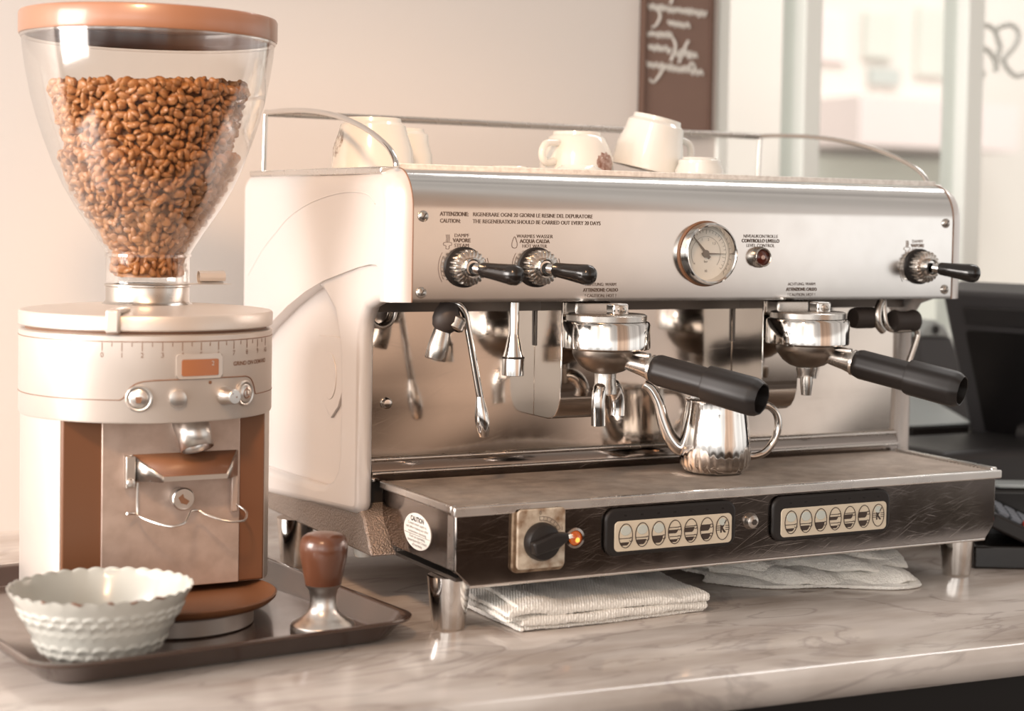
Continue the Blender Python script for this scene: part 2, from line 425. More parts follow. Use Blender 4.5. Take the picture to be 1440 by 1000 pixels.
# counter
TOPZ = 0.0
def slab():
    m = MB(); prof = [(0.0, 0.0), (-0.010, -0.003), (-0.016, -0.010), (-0.018, -0.019), (-0.015, -0.029), (-0.008, -0.036), (0.02, -0.036)]
    xs = [-1.5 + 0.1 * k for k in range(41)]
    rows = []
    for x in xs:
        yf = -0.2244 - 0.061 * x
        rows.append([(x, WY, 0.0)] + [(x, yf + a, b + 0.0) for a, b in prof] + [(x, WY, -0.036)])
    m.grid(rows, closed_v=True)
    n = len(rows[0]); m.f.append(tuple(range(n))); m.f.append(tuple(reversed(range(40 * n, 41 * n))))
    return m
tag(obj('countertop', slab(), 'marble'), 'grey veined marble countertop with a rounded worn front edge', 'counter')
mb = MB(); mb.add([(-1.5, -0.11, -0.92), (2.5, -0.355, -0.92), (2.5, WY - 0.01, -0.92), (-1.5, WY - 0.01, -0.92),
                   (-1.5, -0.11, -0.037), (2.5, -0.355, -0.037), (2.5, WY - 0.01, -0.037), (-1.5, WY - 0.01, -0.037)],
                  [(0, 3, 2, 1), (4, 5, 6, 7), (0, 1, 5, 4), (1, 2, 6, 5), (2, 3, 7, 6), (3, 0, 4, 7)])
tag(obj('counter_cabinet', mb, 'cabinet'), 'black counter cabinet under the marble top', 'cabinet')

# ------------------------------------------------------------------ espresso machine
W = 0.74
ma = thing('espresso_machine', (0.37, 0.25, 0.0), 'large silver two group espresso machine standing on the marble counter', 'coffee machine')
# front profile (y,z): bottom lip to rolled top
PROF = [(0.118, 0.3485), (0.104, 0.3485), (0.1036, 0.353), (0.1036, 0.40), (0.1036, 0.448)]
PROF += [(0.1036 + 0.040 * (1 - math.cos(t)), 0.448 + 0.047 * math.sin(t)) for t in [PI / 2 * k / 12 for k in range(1, 13)]]
PROF += [(0.150, 0.4950)]
XL, XR = -0.0086, 0.7486
def panel_strip(x0, x1, nx=2):
    m = MB(); rows = [[(x0 + (x1 - x0) * i / (nx - 1), y, z) for (y, z) in PROF] for i in range(nx)]
    m.grid(rows); return m
fp = obj('front_panel', panel_strip(XL + 0.0006, XR - 0.0006), 'panel', ma)
fp.modifiers.new('solid', 'SOLIDIFY').thickness = 0.0012; fp.modifiers['solid'].offset = -1; fp.modifiers['solid'].use_rim = False
# lettering on the front panel
YP = 0.1033
Tp = lambda x, z: FRONT(x, YP, z)
def label_block(name, lines, m='ink'):
    mb = MB()
    for (s, x, z, size, al, w, bold) in lines: text(mb, s, size, Tp(x, z), al, w, bold)
    return obj(name, mb, m, fp, flat=True)
label_block('caution_text', [('ATTENZIONE:', 0.0235, 0.4436, 0.0062, 'LEFT', 0.0345, 0.00022), ('CAUTION:', 0.0235, 0.4360, 0.0062, 'LEFT', 0.0245, 0.00012),
    ('RIGENERARE OGNI 20 GIORNI LE RESINE DEL DEPURATORE', 0.063, 0.4436, 0.0062, 'LEFT', 0.151, 0.00005),
    ('THE REGENERATION SHOULD BE CARRIED OUT EVERY 20 DAYS', 0.063, 0.4360, 0.0062, 'LEFT', 0.162, 0.00005)])
def steam_text(cx):
    return [('DAMPF', cx, 0.4203, 0.0056, 'CENTER', 0.0175, 0), ('VAPORE', cx, 0.4148, 0.0058, 'CENTER', 0.0215, 0.0002), ('STEAM', cx, 0.4093, 0.0056, 'CENTER', 0.0175, 0)]
label_block('steam_text', steam_text(0.0500))
label_block('steam_text', steam_text(0.6905), 'ink_pale')
label_block('water_text', [('WARMES WASSER', 0.1405, 0.4203, 0.0056, 'CENTER', 0.046, 0), ('ACQUA CALDA', 0.1405, 0.4148, 0.0058, 'CENTER', 0.038, 0.0002), ('HOT WATER', 0.1405, 0.4093, 0.0056, 'CENTER', 0.031, 0)])
for cx in (0.2270, 0.5105):
    label_block('hot_text', [('ACHTUNG: WARM', cx, 0.3662, 0.0052, 'CENTER', 0.041, 0), ('ATTENZIONE: CALDO', cx, 0.3597, 0.0054, 'CENTER', 0.046, 0.0002), ('! CAUTION: HOT !', cx, 0.3532, 0.0052, 'CENTER', 0.041, 0)])
label_block('level_text', [('NIVEAUKONTROLLE', 0.448, 0.4240, 0.0056, 'CENTER', 0.050, 0), ('CONTROLLO LIVELLO', 0.448, 0.4184, 0.0058, 'CENTER', 0.055, 0.00018), ('LEVEL CONTROL', 0.448, 0.4128, 0.0056, 'CENTER', 0.041, 0)])
def line_mark(mb, P, r=0.00035, closed=False):
    mb.tube([(x, YP, z) for x, z in P], r, 5, closed=closed)
def steam_icon(cx, cz, m):
    mb = MB()
    cloud = [(-0.0045, -0.002), (-0.0048, -0.0045), (-0.002, -0.0055), (-0.0018, -0.0085), (0.0018, -0.0085), (0.002, -0.0055), (0.0048, -0.0045), (0.0045, -0.002), (0.001, -0.0015), (-0.001, -0.0015)]
    line_mark(mb, [(cx + a, cz + b) for a, b in smooth_path([(p[0], p[1], 0) for p in cloud], 4, True) for a, b in [(a, b)]] if False else [(cx + q.x, cz + q.y) for q in smooth_path([(p[0], p[1], 0) for p in cloud], 4, True)], closed=True)
    for k in (-1, 0, 1): line_mark(mb, [(cx + k * 0.0017, cz - 0.0010), (cx + k * 0.0017 + 0.0005, cz + 0.003), (cx + k * 0.0017, cz + 0.007)])
    obj('steam_symbol', mb, m, fp, flat=True)
steam_icon(0.0330, 0.4160, 'ink'); steam_icon(0.6735, 0.4160, 'ink_pale')
mb = MB(); line_mark(mb, [(0.1150 + q.x, 0.4140 + q.y) for q in smooth_path([(0, 0.0075, 0), (0.0032, 0.0005, 0), (0.0028, -0.004, 0), (0, -0.0052, 0), (-0.0028, -0.004, 0), (-0.0032, 0.0005, 0)], 5, True)], 0.0004, True)
obj('drop_symbol', mb, 'ink', fp, flat=True)
for cx in (0.0528, 0.1428, 0.6934):
    for s in (-1, 1):
        mb = MB()
        for k, r in enumerate((0.0245, 0.0275, 0.0305)):
            a = 26 + 3 * k if s < 0 else 20
            line_mark(mb, [(cx + s * r * math.cos(math.radians(t)), 0.387 + r * math.sin(math.radians(t))) for t in range(-a, a + 1, 4)], 0.0003)
        obj('turn_marks', mb, 'ink', fp, flat=True)
# screws
for x, z in ((0.0033, 0.4426), (0.0022, 0.3592), (0.7359, 0.446), (0.7367, 0.3606)):
    T = FRONT(x, 0.1036, z)
    s = obj('screw', MB().lathe([(0.0062, 0), (0.0060, 0.0012), (0.0045, 0.0026), (0.002, 0.0033), (0, 0.0034)], 24, T), 'dull_chrome', ma)
    obj('screw_slot', MB().box(-0.0042, -0.0006, 0.0027, 0.0042, 0.0006, 0.0037, T @ Matrix.Rotation(0.9, 4, 'Z')), 'valance', s)
# gauge
T = FRONT(0.369, 0.0966, 0.4043)
g = obj('pressure_gauge', MB().lathe([(0.0372, -0.009), (0.0372, 0.003), (0.0365, 0.0072), (0.0345, 0.0085), (0.0328, 0.0075), (0.0318, 0.003), (0.0312, -0.006)], 72, T), 'chrome', ma)
obj('gauge_surround', MB().lathe([(0.0392, -0.0072), (0.0392, -0.0056), (0.0380, -0.0046), (0.0371, -0.0050)], 64, T), 'gr_line', g)
obj('dial', MB().lathe([(0.0316, -0.0062), (0.0, -0.0062)], 64, T), 'dial', g)
mb = MB()
for k in range(-130, 131, 10):
    a = math.radians(90 - k); r1 = 0.0285; r0 = 0.0255 if k % 50 else 0.0235
    mb.tube([T @ Vector((r0 * math.cos(a), r0 * math.sin(a), -0.0058)), T @ Vector((r1 * math.cos(a), r1 * math.sin(a), -0.0058))], 0.00022, 5)
for r in (0.0287, 0.0205):
    mb.tube([T @ Vector((r * math.cos(math.radians(t)), r * math.sin(math.radians(t)), -0.0058)) for t in range(-40, 221, 6)], 0.00018, 5)
for s, x, y, z in (('1,5', 0.011, 0.011, 0.0042), ('1', -0.006, 0.0155, 0.0042), ('bar', 0.0, -0.0105, 0.0042), ('10', 0.0, -0.022, 0.0042), ('4', -0.016, -0.013, 0.0038), ('2', 0.003, 0.0155, 0.0042)):
    text(mb, s, z, T @ Matrix.Translation((x, y, -0.0058)), 'CENTER')
obj('dial_marks', mb, 'dial_ink', g, flat=True)
def needle(mb, ang, L, w):
    R = Matrix.Rotation(math.radians(ang), 4, 'Z')
    mb.prism([(-0.007, -w * 1.6), (0, -w * 1.6), (L, -w * 0.35), (L, w * 0.35), (0, w * 1.6), (-0.007, w * 1.6)], -0.0046, -0.0040, 'z', T @ R)
mb = MB(); needle(mb, 133, 0.028, 0.0011); needle(mb, 0, 0.027, 0.0007); mb.lathe([(0.0045, -0.005), (0.0045, -0.0035), (0, -0.0033)], 24, T @ Matrix.Translation((-0.001, 0, 0)))
obj('needle', mb, 'dial_ink', g)
obj('gauge_glass', MB().lathe([(0.0318, 0.0035), (0.02, 0.0048), (0, 0.0053)], 48, T), 'gauge_glass', g)
# level lamp
T = FRONT(0.4455, 0.1036, 0.4006)
lm = obj('level_lamp', MB().lathe([(0.0128, 0), (0.0128, 0.0035), (0.0120, 0.006), (0.0116, 0.0105), (0.0108, 0.0115), (0.0098, 0.0105), (0.0096, 0.005)], 40, T), 'dull_chrome', ma)
obj('lens', MB().lathe([(0.0097, 0.0070), (0.005, 0.0095), (0, 0.0100)], 32, T), 'red', lm)
obj('lens_core', MB().lathe([(0.003, 0.0090), (0.0025, 0.0105), (0, 0.0108)], 20, T), 'pink', lm)
# knobs
def knob(cx, cz):
    T = FRONT(cx, 0.1036, cz)
    k = obj('steam_knob', MB().lathe([(0.0172, 0), (0.0172, 0.006), (0.0165, 0.007)], 40, T), 'chrome', ma)
    obj('knob_washer', MB().lathe([(0.0226, 0), (0.0226, 0.0035), (0.017, 0.0045)], 48, T), 'black', k)
    def fl(r, z, a): return (r * (1 + 0.055 * max(-1, min(1, 2.2 * math.cos(22 * a)))) if r > 0.0165 else r, z)
    obj('knurled_grip', MB().lathe([(0.0150, 0.0035), (0.0188, 0.0045), (0.0190, 0.0170), (0.0180, 0.0190), (0.0150, 0.0200), (0.0100, 0.0200)], 156, T, fl), 'dull_chrome', k)
    hub = obj('hub', MB().lathe([(0.0112, 0.0195), (0.0116, 0.0250), (0.0112, 0.0272), (0.0098, 0.0280), (0.0088, 0.0272), (0.0080, 0.0250), (0, 0.0255)], 40, T), 'chrome', k)
    b = Vector((cx, 0.1036 - 0.024, cz)); d = Vector((0.46, -0.88, -0.105)).normalized()
    F = frame(b, d)
    obj('lever_stem', MB().lathe([(0.0062, 0.004), (0.0062, 0.0155)], 20, F), 'chrome', hub)
    obj('lever', MB().lathe([(0.0, 0.0115), (0.0070, 0.0115), (0.0080, 0.0135), (0.0090, 0.028), (0.0108, 0.047), (0.0115, 0.0535), (0.0110, 0.0590), (0.0086, 0.0630), (0.0045, 0.0650), (0, 0.0654)], 32, F), 'black_gloss', k)
knob(0.0528, 0.3872); knob(0.1428, 0.3874); knob(0.6934, 0.3900)

# head side caps
def cap(x_in, sgn):
    R = 0.025; ycut = 0.60
    front = [(0.1036, 0.3485)] + [(0.1036, 0.3485 + (0.448 - 0.3485) * k / 6) for k in range(1, 7)]
    front += [(0.1036 + 0.040 * (1 - math.cos(t)), 0.448 + 0.047 * math.sin(t)) for t in [PI / 2 * k / 12 for k in range(1, 13)]]
    top = [(0.1436 + (ycut - 0.1436) * k / 8, 0.495) for k in range(1, 9)]
    back = [(ycut, 0.495 - (0.495 - 0.25) * k / 4) for k in range(1, 5)]
    low = [(0.5, 0.2995), (0.43, 0.328), (0.368, 0.3485), (0.31, 0.3635), (0.251, 0.3745), (0.20, 0.3835), (0.165, 0.3880), (0.145, 0.3880), (0.132, 0.3835), (0.122, 0.3745), (0.116, 0.3620), (0.1135, 0.3490)]
    base = front + top + back + low
    nf, ntp, nb = len(front), len(top), len(back)
    rows = []
    steps = [0, 12, 25, 38, 50, 62, 74, 83, 90]
    for st in steps:
        a = math.radians(st); dx = R * math.sin(a); ins = R * (1 - math.cos(a))
        row = []
        for i, (y, z) in enumerate(base):
            if i < nf:
                c = Vector((0.1436, 0.448)); p = Vector((y, z))
                if z <= 0.448: q = Vector((y + ins, z))
                else:
                    n = Vector(((y - c.x) / 0.040, (z - c.y) / 0.047)).normalized(); q = p - n * ins
            elif i < nf + ntp: q = Vector((y, z - ins))
            elif i < nf + ntp + nb: q = Vector((y, min(z, 0.495 - ins)))
            else: q = Vector((max(y, 0.1036 + ins + 0.004), z))
            row.append((x_in + sgn * dx, q.x, q.y))
        rows.append(row)
    m = MB(); m.grid(rows, closed_v=True)
    # side face: ruled from outer ring to a slightly dished arc crease
    last = rows[-1]
    crease = []
    arc = [(0.145, 0.440), (0.170, 0.4625), (0.2, 0.4655), (0.25, 0.4660), (0.30, 0.4610), (0.372, 0.4480), (0.43, 0.4330), (0.4735, 0.4180), (0.53, 0.3950), (0.583, 0.3664)]
    n = len(m.v)
    m.f.append(tuple(len(m.v) - len(last) + i for i in range(len(last))))
    m.f.append(tuple(reversed(range(len(rows[0])))))
    return m
for x, s in ((XL, -1), (XR, 1)):
    c = obj('side_cap', cap(x, s), 'cast', ma, sharp=50)
    # raised arc moulding on the outer face of the cap
    xo = x + s * 0.0248
    arc = [(0.150, 0.4550), (0.168, 0.4640), (0.20, 0.4680), (0.25, 0.4675), (0.31, 0.4620), (0.372, 0.4520), (0.43, 0.4370), (0.4735, 0.4190), (0.53, 0.3930), (0.583, 0.3600)]
    P = [(xo, q.x, q.y) for q in smooth_path([(a, b, 0) for a, b in arc], 5)]
    obj('arc_moulding', MB().tube(P, 0.0011, 8), 'cast', c)
    ln = MB().tube([(x, y - 0.0004, z) for y, z in PROF[1:-1]], 0.0008, 6)
    obj('seam', ln, 'gr_line', c)
# head body, top tray
obj('head_shell', MB().box(XL + 0.002, 0.150, 0.350, XR - 0.002, 0.60, 0.4885), 'cast', ma)
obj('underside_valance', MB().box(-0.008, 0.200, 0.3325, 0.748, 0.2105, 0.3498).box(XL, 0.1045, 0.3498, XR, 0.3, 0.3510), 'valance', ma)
tr = obj('cup_tray', MB().box(-0.028, 0.150, 0.4885, 0.768, 0.60, 0.4965), 'edge', ma, bevel=0.002)
obj('tray_lip', MB().box(-0.012, 0.1445, 0.4942, 0.752, 0.1500, 0.5005), 'tray_rim', ma, bevel=0.001)
# rail
rail = obj('cup_rail', MB(), 'chrome', ma)
def side_curve(x, y0):
    P = [(x, y0, 0.4955), (x, y0 + 0.006, 0.506), (x, y0 + 0.030, 0.5205), (x, y0 + 0.09, 0.540), (x, y0 + 0.17, 0.5565), (x, y0 + 0.26, 0.5670), (x, y0 + 0.35, 0.5715), (x, 0.560, 0.572)]
    return smooth_path(P, 6)
mbr = MB()
bpy.data.objects.remove(rail)
for x, y0 in ((-0.020, 0.1250), (0.758, 0.1680)):
    P = side_curve(x, y0) + [(x, 0.5612, 0.5705), (x, 0.563, 0.55), (x, 0.566, 0.4960)]
    obj('side_rail', MB().tube(P, 0.0032, 10), 'chrome', ma)
obj('back_rail', MB().tube([(-0.020, 0.562, 0.5715), (0.758, 0.562, 0.5715)], 0.0045, 10), 'dull_chrome', ma)

# lower side castings, both sides
def lower_side(x0, x1, xr0, xr1, left):
    outline = [(0.205, 0.1045), (0.2005, 0.112), (0.2005, 0.300), (0.196, 0.322), (0.182, 0.338), (0.155, 0.3455), (0.1150, 0.3490), (0.1135, 0.362), (0.130, 0.392), (0.60, 0.392), (0.60, 0.112)]
    inner = [(0.58, 0.118), (0.58, 0.300)]
    outer_low = [(0.60, 0.112), (0.60, 0.0765), (0.490, 0.0835), (0.260, 0.0985), (0.235, 0.1000), (0.213, 0.1015)]
    # L shaped frame with the panel recess left open
    poly = [(0.213, 0.1015), (0.203, 0.106), (0.2005, 0.115), (0.2005, 0.300), (0.196, 0.322), (0.182, 0.338), (0.155, 0.3455), (0.1150, 0.3490), (0.1135, 0.362),
            (0.130, 0.392), (0.60, 0.392), (0.60, 0.372), (0.40, 0.366), (0.32, 0.352), (0.280, 0.328), (0.263, 0.290), (0.2595, 0.250), (0.2595, 0.165),
            (0.266, 0.146), (0.282, 0.131), (0.306, 0.1225), (0.335, 0.1185), (0.476, 0.1150), (0.60, 0.1130), (0.60, 0.0765), (0.490, 0.0835), (0.260, 0.0985)]
    side = obj('side_casting', MB().prism(poly, x0, x1, 'x'), 'cast', ma, bevel=0.0085, seg=6, sharp=60)
    obj('recess_panel', MB().box(min(xr0, xr1), 0.23, 0.105, max(xr0, xr1), 0.598, 0.385), 'cast', side)
    if left:
        sh = [(0.262, 0.299), (0.350, 0.296), (0.352, 0.262), (0.346, 0.238), (0.330, 0.216), (0.305, 0.200), (0.282, 0.216), (0.267, 0.238), (0.261, 0.262)]
        sh = [(a + 0.008, b) for a, b in sh]
        b = obj('shield_badge', MB().prism(sh, xr0 - 0.0030, xr0 + 0.0004, 'x'), 'cast', side, bevel=0.0014, seg=3)
        obj('crest', MB().prism(ellipse(0.318, 0.250, 0.022, 0.028, 24), xr0 - 0.0038, xr0 - 0.0028, 'x'), 'cast', b, bevel=0.0008)
lower_side(-0.0300, -0.0105, -0.0170, -0.0115, True)
lower_side(0.7505, 0.7690, 0.7570, 0.7515, False)
# base frame
obj('base_frame', MB().prism([(0.172, 0.0585), (0.60, 0.0600), (0.60, 0.112), (0.215, 0.112), (0.195, 0.098)], -0.024, 0.764, 'x'), 'hammered', ma, bevel=0.003)
obj('drain_plug', MB().lathe([(0.0, -0.006), (0.009, -0.004), (0.011, 0.002), (0.011, 0.008), (0, 0.008)], 24, Matrix.Translation((-0.008, 0.236, 0.0515))), 'porcelain', ma)

# drawer box
ZT, ZC, ZB = 0.141, 0.0715, 0.0545
plate = [(0.0, ZC), (0.018, ZB), (W - 0.014, ZB), (W, ZC), (W, ZT - 0.010), (0.0, ZT - 0.010)]
dr = obj('drawer_front', MB().prism(plate, 0.0, 0.010, 'y'), 'drawer', ma, bevel=0.0012)
for x0, x1 in ((0.0004, 0.006), (W - 0.006, W - 0.0004)):
    sp = [(0.0102, ZC), (0.168, ZC), (0.198, 0.100), (0.1995, ZT - 0.006), (0.0102, ZT - 0.0105)]
    obj('drawer_side', MB().prism(sp, x0, x1, 'x'), 'drawer', ma)
obj('corner_strip', MB().box(-0.0006, 0.004, ZC + 0.001, 0.0004, 0.0185, ZT - 0.012), 'edge', ma)
obj('bottom_trim', MB().tube([(0.018, 0.003, ZB - 0.0004), (W - 0.014, 0.003, ZB - 0.0004)], 0.0024, 10), 'edge', ma)
obj('drawer_bottom', MB().box(0.006, 0.0102, ZB + 0.004, W - 0.006, 0.20, ZB + 0.008), 'valance', ma)
# drip tray
lp = MB()
lp.box(-0.004, -0.005, ZT - 0.0115, W + 0.006, 0.004, ZT - 0.001)
lp.box(-0.004, 0.004, ZT - 0.0095, 0.003, 0.199, ZT - 0.0005); lp.box(W - 0.003, 0.004, ZT - 0.0095, W + 0.006, 0.199, ZT + 0.0015)
dt = obj('drip_tray', lp, 'edge', ma, bevel=0.0018, seg=3)
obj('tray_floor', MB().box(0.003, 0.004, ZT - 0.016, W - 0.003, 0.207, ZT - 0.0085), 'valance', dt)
mb = MB(); n = 27; prof = []
for k in range(n * 4 + 1):
    y = 0.008 + (0.2035 - 0.008) * k / (n * 4)
    prof.append((y, ZT - 0.0032 + 0.0018 * math.sin(2 * PI * k / 4)))
xs = [0.0045, W - 0.0045]
mb.grid([[(x, y, z) for y, z in prof] for x in xs])
gt = obj('grate', mb, 'grate', dt, sharp=60)
sol = gt.modifiers.new('solid', 'SOLIDIFY'); sol.thickness = 0.002; sol.offset = -1; sol.use_rim = False
# backsplash with bottom moulding
mb = MB(); nx, nz = 60, 14; rows = []
for i in range(nx + 1):
    x = -0.0105 + (0.7505 + 0.0105) * i / nx; row = []
    for j in range(nz + 1):
        z = 0.158 + (0.334 - 0.158) * j / nz
        w = 0.0005 * math.sin(9 * x + 14 * z) + 0.0004 * math.sin(23 * x - 30 * z + 1) - (0.0006 * math.exp(-((z - 0.228) / 0.004) ** 2))
        row.append((x, 0.215 + w, z))
    rows.append(row)
mb.grid(rows)
bs = obj('backsplash', mb, 'splash', ma)
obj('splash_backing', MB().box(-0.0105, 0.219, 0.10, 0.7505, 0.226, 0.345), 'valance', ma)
mo = MB()
mo.tube([(-0.010, 0.2105, 0.1625), (0.750, 0.2105, 0.1625)], 0.0024, 10)
mo.tube([(-0.010, 0.2055, 0.1475), (0.750, 0.2055, 0.1475)], 0.0022, 10)
obj('splash_moulding', mo, 'edge', bs)
obj('splash_channel', MB().prism([(0.2118, 0.1625), (0.2075, 0.156), (0.2068, 0.1475), (0.2068, 0.138), (0.2185, 0.138), (0.2185, 0.1625)], -0.010, 0.750, 'x'), 'drawer', bs)
obj('screw', MB().lathe([(0.0068, 0), (0.0065, 0.002), (0.0045, 0.0045), (0, 0.005)], 24, FRONT(0.0097, 0.2142, 0.227)), 'chrome', bs)
obj('reflected_loop', MB().tube([(0.012 + 0.016 * math.cos(t) - 0.012, 0.207, 0.334 - 0.0005 + 0.018 * math.sin(t)) for t in [-PI + PI * k / 14 for k in range(15)]], 0.0030, 10), 'dull_chrome', ma)  # tube shaped as the reflection of a wand loop

# legs
for (x, y) in ((0.0165, 0.05), (W - 0.0165, 0.05), (-0.016, 0.44), (W + 0.016, 0.44)):
    h = ZB + 0.0035 if y < 0.1 else 0.0615
    lg = obj('leg', MB().lathe([(0.0, 0.0), (0.0165, 0.0), (0.0178, 0.0015), (0.0180, 0.004), (0.0185, 0.006), (0.0238, h), (0.0, h)], 40, Matrix.Translation((x, y, 0))), 'chrome', ma)

# switch
rs = obj('rotary_switch', MB().prism(rrect(0.0640, 0.0652, 0.1275, 0.1352, 0.007), 0.0, -0.0050, 'y'), 'dirty_metal', ma, bevel=0.0015)
obj('switch_plate', MB().prism(rrect(0.0682, 0.0690, 0.1262, 0.1335, 0.005), -0.0051, -0.0085, 'y'), 'dirty', rs, bevel=0.0015)
T = FRONT(0.0962, -0.0085, 0.0985)
kn = obj('switch_knob', MB().lathe([(0.0205, 0), (0.0205, 0.006), (0.0185, 0.011), (0.0120, 0.013), (0, 0.0135)], 40, T), 'icon', rs)
kn.data.materials[0] = M['black']
obj('knob_pointer', MB().prism([(-0.018, -0.0075), (0.012, -0.0075), (0.0265, -0.0018), (0.0265, 0.0035), (0.010, 0.0085), (-0.018, 0.0065)], 0.006, 0.0215, 'z', T @ Matrix.Rotation(math.radians(14), 4, 'Z')), 'black', kn, bevel=0.003, seg=3)
obj('pointer_tip', MB().box(0.0235, -0.0012, 0.0205, 0.0272, 0.003, 0.0228, T @ Matrix.Rotation(math.radians(14), 4, 'Z')), 'dial', kn, bevel=0.0005)
mb = MB()
for r in (0.0225, 0.0265): mb.tube([T @ Vector((r * math.cos(math.radians(t)), r * math.sin(math.radians(t)), 0.0002)) for t in range(28, 96, 6)], 0.0003, 5)
for t in range(28, 96, 11): mb.tube([T @ Vector((r * math.cos(math.radians(t)), r * math.sin(math.radians(t)), 0.0002)) for r in (0.0225, 0.0265)], 0.0003, 5)
text(mb, '0', 0.006, T @ Matrix.Translation((-0.001, 0.0285, 0.0002)), 'CENTER'); text(mb, '1', 0.006, T @ Matrix.Translation((0.0255, 0.010, 0.0002)), 'CENTER')
obj('switch_marks', mb, 'ink', rs, flat=True)
T = FRONT(0.1425, 0.0, 0.0972)
pl = obj('power_lamp', MB().lathe([(0.0112, 0), (0.0112, 0.0012), (0.0085, 0.0016), (0.0078, 0.0004)], 32, T), 'drawer', ma)
obj('lens', MB().lathe([(0.0078, 0.0006), (0.006, 0.0032), (0.003, 0.0045), (0, 0.005)], 28, T), 'amber', pl, label='glowing amber lens')
obj('lens_core', MB().lathe([(0.0035, 0.003), (0.0025, 0.0052), (0, 0.006)], 20, T @ Matrix.Translation((0.0008, -0.0015, 0))), 'hot', pl)
T = FRONT(0.3715, 0.0, 0.1003)
bt = obj('bolt', MB().lathe([(0.0095, 0), (0.0095, 0.0015), (0.0078, 0.0045), (0.0072, 0.0065), (0.005, 0.008), (0, 0.0085)], 32, T), 'dull_chrome', ma)
obj('bolt_core', MB().lathe([(0.0036, 0.008), (0.0036, 0.0095), (0, 0.0095)], 6, T), 'valance', bt)

# push button panels
def button_panel(x0):
    dx = x0 - 0.1768
    P0 = obj('button_panel', MB().prism(rrect(x0, 0.0742, x0 + 0.1712, 0.1272, 0.0135, 8), -0.0002, -0.0062, 'y'), 'black', ma, bevel=0.003, seg=3)
    obj('label_plate', MB().prism(rrect(x0 + 0.0112, 0.0793, x0 + 0.1648, 0.1128, 0.0055), -0.0058, -0.0072, 'y'), 'cream', P0, bevel=0.0006)
    mb = MB()
    for k in range(7): mb.box(x0 + 0.0235 + 0.0213 * k, -0.0064, 0.1178, x0 + 0.0265 + 0.0213 * k, -0.0060, 0.1195)
    obj('indicator_window', mb, 'black_gloss', P0)
    for k in range(7):
        cx = 0.2018 + dx + 0.02115 * k; cz = 0.0965
        T = FRONT(cx, -0.0072, cz)
        A, B = 0.0090, 0.0136
        b = obj('button', MB().prism(ellipse(0, 0, A, B, 40), -0.0008, 0.0004, 'z', T), 'cream', P0)
        rim = MB(); ring_poly(rim, ellipse(0, 0, A, B, 40), ellipse(0, 0, A - 0.0008, B - 0.0008, 40), 0.0, 0.0008, T)
        obj('button_ring', rim, 'icon', b)
        ic = MB()
        def cup(cy, s, fill):
            # a cup: rim line, bowl side, handle ring, coffee fill as a part ellipse
            w = 0.0085 * s
            ic.box(-w, cy - 0.00035, 0.0004, w * 0.75, cy + 0.00035, 0.0009, T)
            h = 0.0078 * s
            bowl = [(-w * 0.8 * (1 - t) + 0.0 - 0.001 * t, cy - h * t) for t in (0, 1)]
            pts = [(w * 0.30 * math.cos(math.radians(a)) + w * 0.80, cy - 0.0016 * s + 0.0022 * s * math.sin(math.radians(a))) for a in range(-150, 151, 20)]
            ic.tube([T @ Vector((min(p[0], A * 0.93), p[1], 0.0007)) for p in pts], 0.0004, 5)
            poly = []
            yl = [cy - h * (1 - fill) if fill < 1 else cy]
            y0 = cy - h * (1 - fill); 
            for t in [k2 / 10 for k2 in range(11)]:
                yy = y0 + (cy - h - y0) * t
                half = math.sqrt(max(0.0, 1 - (yy / B) ** 2)) * A * 0.92
                poly.append((-half if True else 0, yy))
            for t in [k2 / 10 for k2 in range(11)]:
                yy = (cy - h) + (y0 - cy + h) * t
                r = w * 0.62 * math.sqrt(max(0.0, 1 - ((cy - yy) / (h * 1.04)) ** 2)) if h > 0 else 0
                half = math.sqrt(max(0.0, 1 - (yy / B) ** 2)) * A * 0.92
                poly.append((min(r, half), yy))
            ic.prism(poly, 0.0004, 0.0008, 'z', T)
        if k < 3:
            cup(-0.0028, 1.0, (0.45, 0.7, 0.95)[k])
            obj('button_highlight', MB().prism(ellipse(0, 0.0058, 0.0066, 0.0055, 24), 0.0003, 0.0012, 'z', T), 'gloss_spot', b, bevel=0.0004)
        elif k < 6:
            cup(0.0052, 0.85, (0.6, 0.8, 0.98)[k - 3]); cup(-0.0050, 0.8, (0.5, 0.7, 0.95)[k - 3])
        else:
            text(ic, 'K', 0.0135, T @ Matrix.Translation((0.0, -0.0046, 0.0004)), 'CENTER', 0.0080, 0.0007)
            for sx in (-1, 1):
                for q in (-0.002, 0.0003, 0.0026):
                    ic.box(sx * 0.0058 - 0.0022, q - 0.00035, 0.0004, sx * 0.0058 + 0.0022, q + 0.00035, 0.0009, T)
            ic.tube([T @ Vector((0.002, 0.005, 0.0007)), T @ Vector((0.0048, 0.009, 0.0007))], 0.0007, 5)
            obj('button_highlight', MB().prism(ellipse(-0.0005, 0.0072, 0.0045, 0.0040, 24), 0.0003, 0.0008, 'z', T), 'gloss_spot', b)
        obj('cup_symbol' if k < 6 else 'letter_symbol', ic, 'icon', b, flat=True)
button_panel(0.1768); button_panel(0.3985)

